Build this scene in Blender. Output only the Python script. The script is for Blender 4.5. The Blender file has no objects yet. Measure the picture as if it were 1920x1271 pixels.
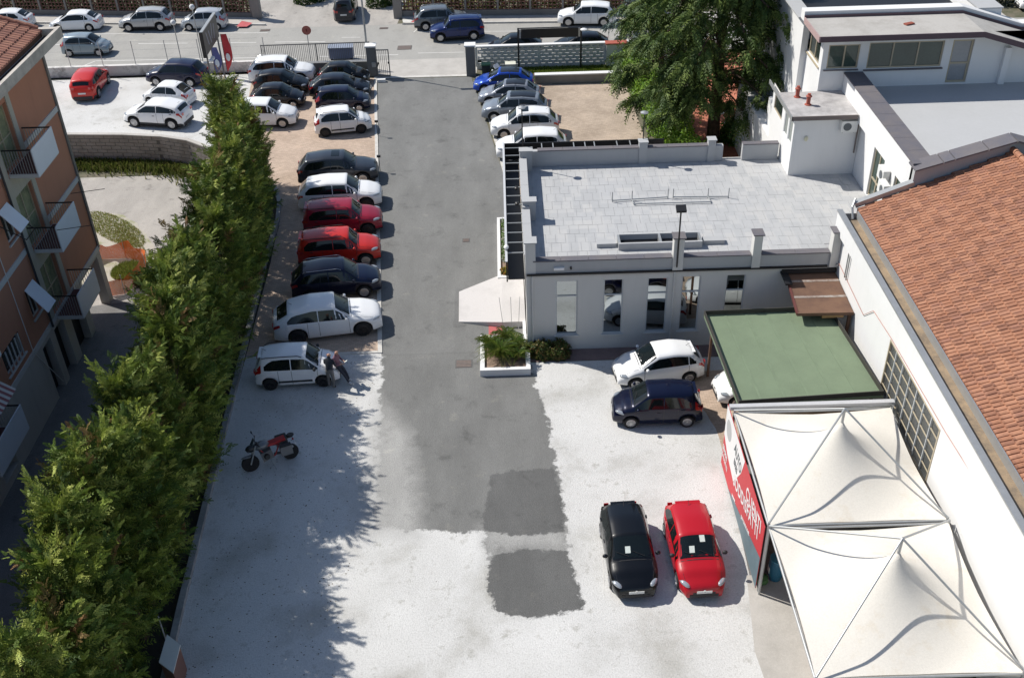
import bpy, math, random
import numpy as np
from mathutils import Vector, Matrix
random.seed(7); rng = np.random.default_rng(7)
R = math.radians
S = bpy.context.scene
COL = S.collection

# ------------------------------------------------------------------ camera, sky, sun, exposure
PITCH, ROLL, CAMH = R(35.2), R(1.8), 27.8
cam_d = bpy.data.cameras.new('camera'); cam = bpy.data.objects.new('camera', cam_d); COL.objects.link(cam)
r0 = Vector((1, 0, 0)); u0 = Vector((0, math.sin(PITCH), math.cos(PITCH))); fw = Vector((0, math.cos(PITCH), -math.sin(PITCH)))
rr = math.cos(ROLL)*r0 - math.sin(ROLL)*u0; uu = math.sin(ROLL)*r0 + math.cos(ROLL)*u0
mw = Matrix.Identity(4)
for i in range(3):
    mw[i][0] = rr[i]; mw[i][1] = uu[i]; mw[i][2] = -fw[i]
mw[2][3] = CAMH
cam.matrix_world = mw
cam_d.sensor_width = 36; cam_d.lens = 1950/1920*36; cam_d.clip_end = 900
S.camera = cam
W = bpy.data.worlds.new('World'); S.world = W; W.use_nodes = True
nt = W.node_tree; bg = nt.nodes['Background']; sky = nt.nodes.new('ShaderNodeTexSky')
sky.sky_type = 'NISHITA'; sky.sun_disc = False
SUNV = Vector((-0.84, 0.46, 1.0)).normalized()
SUN_EL = math.asin(SUNV.z); sky.sun_elevation = SUN_EL
sky.sun_rotation = math.atan2(SUNV.x, SUNV.y)
sky.air_density = 1.0; sky.dust_density = 0.6; sky.ozone_density = 1.0
nt.links.new(sky.outputs[0], bg.inputs[0]); bg.inputs[1].default_value = 0.098
sl = bpy.data.lights.new('sun', 'SUN'); sl.energy = 4.6; sl.angle = R(0.53); sl.color = (1.0, 0.955, 0.88)
so = bpy.data.objects.new('sun', sl); COL.objects.link(so); so.rotation_euler = SUNV.to_track_quat('Z', 'Y').to_euler(); so.location = (-20, 10, 60)
S.view_settings.view_transform = 'Standard'; S.view_settings.look = 'None'; S.view_settings.exposure = 0.18; S.view_settings.gamma = 1.0
S.view_settings.use_curve_mapping = False

# ------------------------------------------------------------------ materials
def mk(name):
    m = bpy.data.materials.new(name); m.use_nodes = True
    return m, m.node_tree, m.node_tree.nodes['Principled BSDF']
def wpos(nt):
    return nt.nodes.new('ShaderNodeNewGeometry').outputs['Position']
def noise(nt, scale, detail=4, vec=None, rough=.6):
    n = nt.nodes.new('ShaderNodeTexNoise'); n.inputs['Scale'].default_value = scale; n.inputs['Detail'].default_value = detail
    n.inputs['Roughness'].default_value = rough
    if vec is not None: nt.links.new(vec, n.inputs['Vector'])
    return n.outputs['Fac']
def ramp(nt, fac, stops):
    r = nt.nodes.new('ShaderNodeValToRGB'); el = r.color_ramp.elements
    while len(el) < len(stops): el.new(.5)
    for e, (p, c) in zip(el, stops): e.position = p; e.color = (*c, 1) if len(c) == 3 else c
    nt.links.new(fac, r.inputs[0]); return r.outputs[0]
def mixc(nt, fac, a, b, mode='MIX'):
    m = nt.nodes.new('ShaderNodeMix'); m.data_type = 'RGBA'; m.blend_type = mode
    for sock, v in ((m.inputs[0], fac), (m.inputs[6], a), (m.inputs[7], b)):
        if isinstance(v, (int, float)): sock.default_value = v
        elif isinstance(v, tuple): sock.default_value = (*v, 1)
        else: nt.links.new(v, sock)
    return m.outputs[2]
def bump(nt, bs, h, strength, dist=.02):
    b = nt.nodes.new('ShaderNodeBump'); b.inputs['Strength'].default_value = strength; b.inputs['Distance'].default_value = dist
    nt.links.new(h, b.inputs['Height']); nt.links.new(b.outputs[0], bs.inputs['Normal'])
def dim(c, k): return tuple(max(0, x*k) for x in c)
_mc = {}
def M(name, c, rough=.8, var=.12, sc=1.5, bmp=0., bsc=30, metal=0., coat=0., spec=.5, world=True):
    if name in _mc: return _mc[name]
    m, nt, bs = mk(name)
    p = wpos(nt) if world else nt.nodes.new('ShaderNodeTexCoord').outputs['Object']
    if var:
        f = noise(nt, sc, 6, p); g = noise(nt, sc*9, 3, p)
        c1 = ramp(nt, f, [(.3, dim(c, 1-var)), (.7, dim(c, 1+var))])
        c2 = mixc(nt, .35, c1, ramp(nt, g, [(.35, dim(c, 1-var)), (.65, dim(c, 1+var))]))
        nt.links.new(c2, bs.inputs['Base Color'])
    else: bs.inputs['Base Color'].default_value = (*c, 1)
    bs.inputs['Roughness'].default_value = rough; bs.inputs['Metallic'].default_value = metal
    bs.inputs['Coat Weight'].default_value = coat; bs.inputs['Coat Roughness'].default_value = .03
    bs.inputs['Specular IOR Level'].default_value = spec
    if bmp: bump(nt, bs, noise(nt, bsc, 3, p), bmp)
    _mc[name] = m; return m

def mat_gravel():
    m, nt, bs = mk('white_gravel'); p = wpos(nt)
    a = ramp(nt, noise(nt, .35, 6, p), [(.30, (.43, .42, .39)), (.47, (.61, .605, .59)), (.75, (.69, .685, .67))])
    b = ramp(nt, noise(nt, 16, 6, p, .85), [(.34, (.62, .62, .60)), (.5, (.95, .95, .95)), (.65, (1.08, 1.08, 1.08))])
    c = mixc(nt, .75, a, b, 'MULTIPLY')
    st = ramp(nt, noise(nt, 1.4, 8, p, .75), [(.56, (1, 1, 1)), (.68, (.58, .57, .53))])
    d = mixc(nt, .8, c, st, 'MULTIPLY')
    v = nt.nodes.new('ShaderNodeTexVoronoi'); v.inputs['Scale'].default_value = 3.2; nt.links.new(p, v.inputs['Vector'])
    dots = ramp(nt, v.outputs['Distance'], [(.045, (.35, .34, .3)), (.10, (1, 1, 1))])
    sel = ramp(nt, noise(nt, .5, 2, p), [(.52, (0, 0, 0)), (.62, (1, 1, 1))])
    d = mixc(nt, mixc(nt, .8, (0, 0, 0), sel), d, mixc(nt, 1., d, dots, 'MULTIPLY'))
    nt.links.new(d, bs.inputs['Base Color']); bs.inputs['Roughness'].default_value = .95
    bump(nt, bs, noise(nt, 22, 4, p), .7, .03); return m
def mat_asphalt(name, c, var=.14, stain=.75):
    m, nt, bs = mk(name); p = wpos(nt)
    mp = nt.nodes.new('ShaderNodeMapping'); mp.inputs['Scale'].default_value = (1.3, .45, 1); nt.links.new(p, mp.inputs[0])
    a = ramp(nt, noise(nt, .5, 7, mp.outputs[0], .65), [(.25, dim(c, 1-1.6*var)), (.5, c), (.75, dim(c, 1+1.5*var))])
    b = ramp(nt, noise(nt, 30, 3, p, .8), [(.36, dim((1, 1, 1), .66)), (.52, (1, 1, 1)), (.66, dim((1, 1, 1), 1.18))])
    d = mixc(nt, .8, a, b, 'MULTIPLY')
    st = ramp(nt, noise(nt, .9, 8, p, .7), [(.30, (stain*.9,)*3), (.44, (1, 1, 1)), (.60, (1, 1, 1)), (.68, (1.22, 1.2, 1.15))])
    d = mixc(nt, 1., d, st, 'MULTIPLY')
    nt.links.new(d, bs.inputs['Base Color']); bs.inputs['Roughness'].default_value = .9
    bump(nt, bs, noise(nt, 60, 3, p), .35, .01); return m
def mat_paving(name, c, bw, bh, mortar, dirt=.8, rotate=0.):
    m, nt, bs = mk(name); p = wpos(nt)
    mp = nt.nodes.new('ShaderNodeMapping'); mp.inputs['Rotation'].default_value[2] = rotate; nt.links.new(p, mp.inputs[0])
    bt = nt.nodes.new('ShaderNodeTexBrick'); nt.links.new(mp.outputs[0], bt.inputs['Vector'])
    bt.inputs['Scale'].default_value = 1; bt.inputs['Brick Width'].default_value = bw; bt.inputs['Row Height'].default_value = bh
    bt.inputs['Mortar Size'].default_value = mortar; bt.inputs['Color1'].default_value = (*dim(c, 1.1), 1); bt.inputs['Color2'].default_value = (*dim(c, .88), 1)
    bt.inputs['Mortar'].default_value = (*dim(c, .6), 1)
    st = ramp(nt, noise(nt, .45, 8, p, .62), [(.3, (dirt, dirt*.98, dirt*.95)), (.55, (1, 1, 1)), (.75, (1.12, 1.1, 1.06))])
    nt.links.new(mixc(nt, 1., bt.outputs['Color'], st, 'MULTIPLY'), bs.inputs['Base Color']); bs.inputs['Roughness'].default_value = .9
    bump(nt, bs, bt.outputs['Fac'], -.3, .01); return m
def mat_tile(name, stops, sx, sy, grime=.85):
    m, nt, bs = mk(name); p = wpos(nt)
    sn = nt.nodes.new('ShaderNodeVectorMath'); sn.operation = 'SNAP'; sn.inputs[1].default_value = (sx, sy, 100); nt.links.new(p, sn.inputs[0])
    wn = nt.nodes.new('ShaderNodeTexWhiteNoise'); nt.links.new(sn.outputs[0], wn.inputs[0])
    a = ramp(nt, wn.outputs['Value'], stops)
    gr = ramp(nt, noise(nt, 4.5, 7, p, .75), [(.52, (1, 1, 1)), (.66, (.42, .37, .33)), (.75, (.2, .2, .18))])
    big = ramp(nt, noise(nt, .3, 3, p), [(.35, (0, 0, 0)), (.6, (1, 1, 1))])
    nt.links.new(mixc(nt, mixc(nt, 1., big, (grime,)*3, 'MULTIPLY'), a, mixc(nt, 1., a, gr, 'MULTIPLY')), bs.inputs['Base Color'])
    bs.inputs['Roughness'].default_value = .85; bump(nt, bs, noise(nt, 40, 3, p), .3, .01); return m
def mat_leaf(name, rough=.55, trans=.3):
    m, nt, bs = mk(name)
    at = nt.nodes.new('ShaderNodeAttribute'); at.attribute_name = 'Col'
    nt.links.new(at.outputs['Color'], bs.inputs['Base Color']); bs.inputs['Roughness'].default_value = rough
    bs.inputs['Specular IOR Level'].default_value = .25
    tr = nt.nodes.new('ShaderNodeBsdfTranslucent'); nt.links.new(at.outputs['Color'], tr.inputs[0])
    mx = nt.nodes.new('ShaderNodeMixShader'); mx.inputs[0].default_value = trans
    out = nt.nodes['Material Output']
    nt.links.new(bs.outputs[0], mx.inputs[1]); nt.links.new(tr.outputs[0], mx.inputs[2]); nt.links.new(mx.outputs[0], out.inputs[0]); return m
def mat_wall(name, c, streak=.82, var=.05):
    m, nt, bs = mk(name); p = wpos(nt)
    mp = nt.nodes.new('ShaderNodeMapping'); mp.inputs['Scale'].default_value = (1, 1, .18); nt.links.new(p, mp.inputs[0])
    a = ramp(nt, noise(nt, 2.2, 6, mp.outputs[0], .7), [(.32, dim(c, streak)), (.5, c), (.8, dim(c, 1+var))])
    b = mixc(nt, .5, a, ramp(nt, noise(nt, .5, 4, p), [(.3, dim(c, 1-2*var)), (.7, dim(c, 1+var))]))
    nt.links.new(b, bs.inputs['Base Color']); bs.inputs['Roughness'].default_value = .9
    bump(nt, bs, noise(nt, 45, 3, p), .2, .01); return m
def mat_stained(name, c, dark, lo=.42, hi=.6, sc=1.2):
    m, nt, bs = mk(name); p = wpos(nt)
    a = ramp(nt, noise(nt, sc, 8, p, .72), [(lo, dark), (hi, c)])
    nt.links.new(mixc(nt, .25, a, ramp(nt, noise(nt, 18, 4, p), [(.3, dim(c, .7)), (.7, dim(c, 1.1))])), bs.inputs['Base Color'])
    bs.inputs['Roughness'].default_value = .92; bump(nt, bs, noise(nt, 30, 4, p), .4, .02); return m
_pc = {}
def paint(c, metallic=False):
    k = (c, metallic)
    if k in _pc: return _pc[k]
    m, nt, bs = mk('car_paint')
    bs.inputs['Base Color'].default_value = (*c, 1); bs.inputs['Roughness'].default_value = .28 if metallic else .35
    bs.inputs['Metallic'].default_value = .25 if metallic else 0.; bs.inputs['Coat Weight'].default_value = .6; bs.inputs['Coat Roughness'].default_value = .03; bs.inputs['Specular IOR Level'].default_value = .25
    _pc[k] = m; return m
GLASS = M('car_glass', (.008, .012, .013), .05, 0, spec=.5, coat=0.)
RUBBER = M('tyre_rubber', (.014, .014, .015), .85, 0)
BLACKP = M('black_plastic', (.022, .022, .024), .6, 0)
ALLOY = M('alloy_metal', (.5, .5, .51), .3, 0, metal=.85)
DARKRIM = M('dark_rim_metal', (.035, .035, .038), .4, 0, metal=.4)
LAMPG = M('headlamp_lens', (.40, .43, .46), .06, 0, coat=1, metal=.4)
TAILG = M('tail_lamp_lens', (.42, .012, .012), .15, 0, coat=1)
PLATE = M('plate_white', (.7, .7, .68), .5, 0)
PAPER = M('paper_white', (.72, .78, .72), .7, 0)
CHROME = M('chrome', (.75, .75, .75), .15, 0, metal=1)
MIRG = None

# ------------------------------------------------------------------ mesh helpers
WL = {}
def kidpos(parent): return WL.get(parent.name, Vector((0, 0, 0))) if parent else Vector((0, 0, 0))
def props(o, label=None, cat=None, group=None, kind=None):
    if label: o['label'] = label
    if cat: o['category'] = cat
    if group: o['group'] = group
    if kind: o['kind'] = kind
    return o
def thing(name, label, cat, loc=(0, 0, 0), group=None):
    o = bpy.data.objects.new(name, None); COL.objects.link(o); o.empty_display_size = .2
    o.location = loc; WL[o.name] = Vector(loc); return props(o, label, cat, group)
def link_mesh(me, name, parent=None, origin=None):
    o = bpy.data.objects.new(name, me); COL.objects.link(o)
    w = Vector(origin) if origin is not None else Vector((0, 0, 0))
    if parent: o.parent = parent; o.location = w - kidpos(parent)
    else: o.location = w
    WL[o.name] = w; return o
class MB:
    def __init__(s): s.v = []; s.f = []; s.m = []; s.mi = 0
    def _a(s, vs, fs):
        b = len(s.v); s.v += [tuple(v) for v in vs]; s.f += [tuple(b+i for i in f) for f in fs]; s.m += [s.mi]*len(fs); return s
    def bx(s, x0, x1, y0, y1, z0, z1):
        return s._a([(x0,y0,z0),(x1,y0,z0),(x1,y1,z0),(x0,y1,z0),(x0,y0,z1),(x1,y0,z1),(x1,y1,z1),(x0,y1,z1)],
            [(0,3,2,1),(4,5,6,7),(0,1,5,4),(1,2,6,5),(2,3,7,6),(3,0,4,7)])
    def obx(s, c, sz, rz=0., rx=0., ry=0.):   # oriented box, rotation about its centre
        m = Matrix.Rotation(rz, 3, 'Z') @ Matrix.Rotation(ry, 3, 'Y') @ Matrix.Rotation(rx, 3, 'X'); c = Vector(c); a, b, d = [x/2 for x in sz]
        vs = [c + m @ Vector(q) for q in [(-a,-b,-d),(a,-b,-d),(a,b,-d),(-a,b,-d),(-a,-b,d),(a,-b,d),(a,b,d),(-a,b,d)]]
        return s._a(vs, [(0,3,2,1),(4,5,6,7),(0,1,5,4),(1,2,6,5),(2,3,7,6),(3,0,4,7)])
    def prism(s, pts, z0, z1):
        n = len(pts); ar = sum(pts[i][0]*pts[(i+1)%n][1]-pts[(i+1)%n][0]*pts[i][1] for i in range(n))
        if ar < 0: pts = pts[::-1]
        zf = (lambda z, p: z(p[0], p[1]) if callable(z) else z)
        vs = [(p[0], p[1], zf(z0, p)) for p in pts] + [(p[0], p[1], zf(z1, p)) for p in pts]
        return s._a(vs, [tuple(range(n))[::-1], tuple(range(n, 2*n))] + [(i, (i+1)%n, n+(i+1)%n, n+i) for i in range(n)])
    def sheet(s, pts, z):
        n = len(pts); ar = sum(pts[i][0]*pts[(i+1)%n][1]-pts[(i+1)%n][0]*pts[i][1] for i in range(n))
        if ar < 0: pts = pts[::-1]
        return s._a([(p[0], p[1], z) for p in pts], [tuple(range(n))])
    def quad(s, a, b, c, d): return s._a([a, b, c, d], [(0, 1, 2, 3)])
    def slab(s, a, b, c, d, t):    # quad with thickness t along its normal (downwards/backwards)
        a, b, c, d = map(Vector, (a, b, c, d)); n = (b-a).cross(d-a).normalized()*t
        return s._a([a, b, c, d, a-n, b-n, c-n, d-n], [(0,1,2,3),(7,6,5,4),(0,4,5,1),(1,5,6,2),(2,6,7,3),(3,7,4,0)])
    def tube(s, p0, p1, r, n=8, r1=None):
        p0, p1 = Vector(p0), Vector(p1); d = (p1-p0)
        if d.length < 1e-6: return s
        d.normalize(); a = d.orthogonal().normalized(); b = d.cross(a); r1 = r if r1 is None else r1; vs = []
        for q, rad in ((p0, r), (p1, r1)):
            for i in range(n):
                t = 2*math.pi*i/n; vs.append(q + (a*math.cos(t)+b*math.sin(t))*rad)
        return s._a(vs, [(i, (i+1)%n, n+(i+1)%n, n+i) for i in range(n)] + [tuple(range(n))[::-1], tuple(range(n, 2*n))])
    def path(s, pts, r, n=6):
        for a, b in zip(pts[:-1], pts[1:]): s.tube(a, b, r, n)
        return s
    def lathe(s, c, axis, prof, n=16):    # prof: (radius, height along axis)
        c = Vector(c); ax = Vector(axis).normalized(); a = ax.orthogonal().normalized(); b = ax.cross(a); vs = []; k = len(prof)
        for rad, h in prof:
            for i in range(n):
                t = 2*math.pi*i/n; vs.append(c + ax*h + (a*math.cos(t)+b*math.sin(t))*rad)
        fs = [(j*n+i, j*n+(i+1)%n, (j+1)*n+(i+1)%n, (j+1)*n+i) for j in range(k-1) for i in range(n)]
        return s._a(vs, fs + [tuple(range(n))[::-1], tuple(range((k-1)*n, k*n))])
    def ball(s, c, rx, ry, rz, rot=0., n=10, m=6):
        vs = []; c = Vector(c); ro = Matrix.Rotation(rot, 3, 'Z')
        for j in range(1, m):
            ph = math.pi*j/m
            for i in range(n):
                t = 2*math.pi*i/n; vs.append(c + ro @ Vector((rx*math.sin(ph)*math.cos(t), ry*math.sin(ph)*math.sin(t), rz*math.cos(ph))))
        vs.append(c+Vector((0, 0, rz))); vs.append(c-Vector((0, 0, rz))); T = len(vs)-2; Bm = T+1
        fs = [(j*n+i, (j+1)*n+i, (j+1)*n+(i+1)%n, j*n+(i+1)%n) for j in range(m-2) for i in range(n)]
        fs += [(T, i, (i+1)%n) for i in range(n)] + [(Bm, (m-2)*n+(i+1)%n, (m-2)*n+i) for i in range(n)]
        return s._a(vs, fs)
    def mesh(s, name, mat, off=Vector((0, 0, 0)), smooth=False):
        me = bpy.data.meshes.new(name)
        me.from_pydata([(v[0]-off[0], v[1]-off[1], v[2]-off[2]) for v in s.v], [], s.f)
        for mm in (mat if isinstance(mat, (list, tuple)) else [mat]): me.materials.append(mm)
        if isinstance(mat, (list, tuple)): me.polygons.foreach_set('material_index', s.m)
        if smooth: me.polygons.foreach_set('use_smooth', [True]*len(s.f))
        me.update(); return me
    def build(s, name, mat, parent=None, label=None, cat=None, group=None, kind=None, smooth=False):
        if not s.v: return None
        a = np.array(s.v); o = Vector(((a[:,0].min()+a[:,0].max())/2, (a[:,1].min()+a[:,1].max())/2, a[:,2].min()))
        return props(link_mesh(s.mesh(name, mat, o, smooth), name, parent, o), label, cat, group, kind)
def copy_tree(o, parent=None):
    c = o.copy(); COL.objects.link(c); c.parent = parent
    for ch in o.children: copy_tree(ch, c)
    return c
def ko(ob):
    for c in list(ob.children): ko(c)
def smooth_by_angle(me, ang=35):
    me.polygons.foreach_set('use_smooth', [True]*len(me.polygons))
    try: me.set_sharp_from_angle(angle=R(ang))
    except Exception: pass

def np_mesh(name, V, Q, cols, mat):
    me = bpy.data.meshes.new(name); nv, nq = len(V), len(Q)
    me.vertices.add(nv); me.vertices.foreach_set('co', V.astype(np.float32).ravel())
    me.loops.add(nq*4); me.loops.foreach_set('vertex_index', Q.astype(np.int32).ravel())
    me.polygons.add(nq); me.polygons.foreach_set('loop_start', np.arange(0, nq*4, 4, dtype=np.int32))
    me.polygons.foreach_set('loop_total', np.full(nq, 4, dtype=np.int32))
    at = me.color_attributes.new('Col', 'FLOAT_COLOR', 'POINT'); at.data.foreach_set('color', np.c_[cols, np.ones(nv)].astype(np.float32).ravel())
    me.materials.append(mat); me.update(); me.validate(); return me
def unit(a): return a/np.maximum(np.linalg.norm(a, axis=-1, keepdims=True), 1e-9)
def sprays(P, D, L, C, n=7, spread=.55, wid=.045, droop=.25, leaf=.38):
    """feathery sprays: N stems at P along D of length L, with n pairs of narrow leaflets; returns verts, quads, colours"""
    N = len(P); D = unit(D); rv = unit(rng.normal(size=(N, 3))); U = unit(np.cross(D, rv)); up = np.cross(U, D)
    t = (np.arange(n)+.6)/n
    base = P[:,None,:] + D[:,None,:]*(L[:,None]*t[None,:])[...,None] + np.array([0,0,-1.])[None,None,:]*(droop*L[:,None]*t[None,:]**2)[...,None]
    ll = leaf*L[:,None]*(1.05-.75*t[None,:])
    vs = []
    for sgn in (-1, 1):
        dr = unit(D[:,None,:]*(.75) + U[:,None,:]*sgn*spread*1.6 + rng.normal(scale=.12, size=(N, n, 3)))
        tip = base + dr*ll[...,None] + np.array([0,0,-1.])*(ll*droop*.5)[...,None]
        sd = unit(np.cross(dr, up[:,None,:]))*(wid*(.7+.6*rng.random((N, n))))[...,None]
        mid = base*.55 + tip*.45
        vs.append(np.stack([base, mid+sd, tip, mid-sd], axis=2))
    V = np.stack(vs, axis=2).reshape(-1, 3); nq = N*n*2
    Q = np.arange(nq*4).reshape(-1, 4)
    cc = np.repeat(C, n*2*4, axis=0)*(0.86+.28*np.repeat(rng.random(nq), 4))[:,None]
    return V, Q, cc
def leafcloud(P, Nn, size, C):
    N = len(P); a = unit(np.cross(Nn, rng.normal(size=(N, 3)))); b = np.cross(unit(Nn), a); s = (size*(.6+.8*rng.random(N)))[:,None]
    V = np.stack([P-a*s, P+b*s*.5, P+a*s, P-b*s*.5], axis=1).reshape(-1, 3)
    return V, np.arange(N*4).reshape(-1, 4), np.repeat(C, 4, axis=0)
def pick(cols, n, w=None):
    c = np.array(cols); i = rng.choice(len(c), n, p=w); return c[i]*(0.8+.4*rng.random(n))[:,None]
def rough_poly(pts, step=.5, amp=.12, seed=1):
    rg = random.Random(seed); out = []
    n = len(pts)
    for i in range(n):
        a, b = Vector(pts[i][:2]), Vector(pts[(i+1)%n][:2]); k = max(1, int((b-a).length/step)); nn = Vector((-(b-a).y, (b-a).x)).normalized()
        for j in range(k):
            out.append(tuple(a.lerp(b, j/k) + nn*rg.uniform(-amp, amp)))
    return out

# ================================================================== GROUND, ROADS, PAVING
m_gravel = mat_gravel()
DRIVE_C = (.185, .185, .178)
m_drive = mat_asphalt('driveway_asphalt', DRIVE_C, .13)
m_patch = mat_asphalt('asphalt_patch', (.165, .165, .16), .12)
m_street = mat_asphalt('street_asphalt', (.36, .35, .325), .06, .9)
m_lane = mat_asphalt('lane_asphalt', (.40, .375, .345), .14, .7)
m_earth = mat_stained('bare_earth', (.16, .14, .10), (.07, .08, .04))
m_pav = mat_paving('pink_paving', (.50, .385, .30), .22, .11, .006, .82)
m_pav2 = mat_paving('pink_paving_right', (.46, .37, .29), .22, .11, .006, .70)
m_conc = mat_stained('pale_concrete', (.50, .475, .44), (.36, .34, .31), .3, .6, .8)
m_kerb = mat_stained('kerb_stone', (.60, .58, .54), (.40, .38, .35), .32, .5, 2.)
m_white = mat_wall('white_plaster', (.74, .74, .735), .93, .02)
m_wline = M('road_paint', (.62, .61, .58), .8, .15, 3.)
m_redp = M('red_road_paint', (.48, .10, .11), .8, .2, 3.)
def ground(name, pts, z, mat, kind='structure'):
    return MB().sheet(pts, z).build(name, mat, kind=kind)
ground('ground', [(-320, -120), (320, -120), (320, 420), (-320, 420)], 0, m_earth)
ground('lane', [(-60, -40), (-12.2, -40), (-12.8, 40), (-14, 56.5), (-18, 57.8), (-60, 57.8)], .004, m_lane)
ground('lane', [(-19.86, -40), (-12.15, -40), (-12.6, 30), (-12.9, 42), (-16, 43.2), (-18.3, 43.8), (-20.4, 43.4), (-30, 41)], .008, mat_asphalt('lane_painted_shade', (.20, .195, .19), .16, .65))  # darker lane copy: shade between building and hedge painted into the colour
ground('planting_bed', [(-13.9, -10), (-11.55, -10), (-11.55, 24), (-12.0, 33), (-12.5, 47), (-12.85, 52), (-13.6, 55.5), (-15.4, 55.2), (-14.6, 50), (-14.2, 40)], .012, M('dark_soil', (.045, .038, .028), .95, .3, 3))
ground('street', [(-160, 75.9), (160, 75.9), (160, 72.6), (160, 84.2-.073*160), (9.5, 83.7), (-8, 84.6), (-19, 85.3), (-160, 102.2)], .004, m_street)
ground('yard_paving', [(-20.5, 84.5), (-8.6, 84.4), (-7.5, 100), (-23, 100)], .008, m_lane)
ground('gate_apron', rough_poly([(-9.4, 72.6), (-2.0, 72.5), (-1.9, 76.3), (-9.3, 76.3)], 1., .02), .010, m_conc)
ground('gravel_lot', [(-42, 59.2), (-16.4, 59.2), (-17.2, 66), (-18.2, 74.3), (-42, 74.3)], .006, m_gravel)
YARD = [(-12.0, 6), (9.2, 6), (8.9, 26), (8.6, 33.5), (9.6, 37.45), (.7, 37.45), (.7, 38.7), (-12.2, 38.7)]
def sdist(px, py, poly):
    # signed distance (positive inside) of points to a polygon
    d = np.full(px.shape, 1e9); ins = np.zeros(px.shape, bool); n = len(poly)
    for i in range(n):
        (x0, y0), (x1, y1) = poly[i], poly[(i+1)%n]; ex, ey = x1-x0, y1-y0
        t = np.clip(((px-x0)*ex+(py-y0)*ey)/(ex*ex+ey*ey), 0, 1); d = np.minimum(d, np.hypot(px-x0-t*ex, py-y0-t*ey))
        c = ((y0 > py) != (y1 > py)) & (px < (x1-x0)*(py-y0)/(y1-y0+1e-12)+x0); ins ^= c
    return np.where(ins, d, -d)
def yard_surface():
    st = .16; xs = np.arange(-12.24, 9.7, st); ys = np.arange(6, 38.72, st); gx_, gy_ = np.meshgrid(xs, ys)
    px, py = gx_.ravel(), gy_.ravel(); nx_, ny_ = len(xs), len(ys)
    V = np.c_[px, py, np.full(px.shape, .006)]; i = np.arange(nx_*ny_).reshape(ny_, nx_); Q = np.stack([i[:-1, :-1], i[:-1, 1:], i[1:, 1:], i[1:, :-1]], -1).reshape(-1, 4)
    cen = V[Q].mean(axis=1); keep = sdist(cen[:, 0], cen[:, 1], YARD) > -.05; Q = Q[keep]
    drive = sdist(px, py, [(-6.0, 38.9), (-5.65, 34), (-5.45, 30), (-5.35, 27.6), (-3.4, 27.25), (-1.5, 27.2), (1.8, 27.2), (1.6, 30.5), (1.35, 34), (.85, 36.6), (.7, 40)])
    dark = np.maximum(sdist(px, py, [(-.95, 30.3), (1.5, 30.6), (1.8, 27.1), (.3, 26.9), (-1.35, 27.2), (-1.2, 28.6)]), sdist(px, py, [(-1.0, 25.9), (.2, 26.3), (1.75, 26.1), (2.2, 23.45), (.3, 23.1), (-.8, 23.4), (-1.15, 24.8)]))
    fade = np.maximum(sdist(px, py, [(-5.9, 35.5), (-4.4, 33), (-3.9, 30), (-3.6, 27.0), (-6, 27), (-6, 33)]), sdist(px, py, [(-1.25, 27.4), (1.7, 27.3), (1.85, 26.0), (.2, 26.4), (-1.1, 25.8)]))
    drive = np.maximum(drive, sdist(px, py, [(-1.25, 27.4), (1.7, 27.3), (1.85, 26.0), (-1.1, 25.7)]))
    C_ = np.clip(np.c_[drive, dark, fade]/2+.5, 0, 1)
    me = np_mesh('gravel_yard', V, Q, C_, m_yard); o = link_mesh(me, 'gravel_yard'); props(o, kind='structure')
def mask(nt, sep, ch, p, amp, soft, sc=1.6):
    m1 = nt.nodes.new('ShaderNodeMath'); m1.operation = 'MULTIPLY_ADD'; nt.links.new(noise(nt, sc, 9, p, .72), m1.inputs[0]); m1.inputs[1].default_value = amp; m1.inputs[2].default_value = -.5*amp-.5
    m2 = nt.nodes.new('ShaderNodeMath'); m2.operation = 'ADD'; nt.links.new(sep.outputs[ch], m2.inputs[0]); nt.links.new(m1.outputs[0], m2.inputs[1])
    r = nt.nodes.new('ShaderNodeMapRange'); r.inputs[1].default_value = -soft; r.inputs[2].default_value = soft; nt.links.new(m2.outputs[0], r.inputs[0]); return r.outputs[0]
def asphalt_col(nt, p, c, var, stain):
    mp = nt.nodes.new('ShaderNodeMapping'); mp.inputs['Scale'].default_value = (1.3, .45, 1); nt.links.new(p, mp.inputs[0])
    a = ramp(nt, noise(nt, .5, 7, mp.outputs[0], .65), [(.25, dim(c, 1-1.6*var)), (.5, c), (.75, dim(c, 1+1.5*var))])
    b = ramp(nt, noise(nt, 30, 3, p, .8), [(.36, dim((1, 1, 1), .66)), (.52, (1, 1, 1)), (.66, dim((1, 1, 1), 1.18))])
    st = ramp(nt, noise(nt, .9, 8, p, .7), [(.30, (stain*.9,)*3), (.44, (1, 1, 1)), (.60, (1, 1, 1)), (.68, (1.22, 1.2, 1.15))])
    return mixc(nt, 1., mixc(nt, .8, a, b, 'MULTIPLY'), st, 'MULTIPLY')
m_yard = mat_gravel(); m_yard.name = 'yard_gravel_and_asphalt'
nt_ = m_yard.node_tree; bs_ = nt_.nodes['Principled BSDF']; gcol = bs_.inputs['Base Color'].links[0].from_socket; p_ = wpos(nt_)
at0 = nt_.nodes.new('ShaderNodeAttribute'); at0.attribute_name = 'Col'; sp_ = nt_.nodes.new('ShaderNodeSeparateColor'); nt_.links.new(at0.outputs['Color'], sp_.inputs[0])
c1_ = mixc(nt_, mask(nt_, sp_, 0, p_, .80, .035, 1.6), gcol, asphalt_col(nt_, p_, DRIVE_C, .13, .75))
c2_ = mixc(nt_, mixc(nt_, mask(nt_, sp_, 2, p_, .5, .22), (0, 0, 0), (.8, .8, .8)), c1_, asphalt_col(nt_, p_, (.40, .395, .38), .1, .8))
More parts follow.
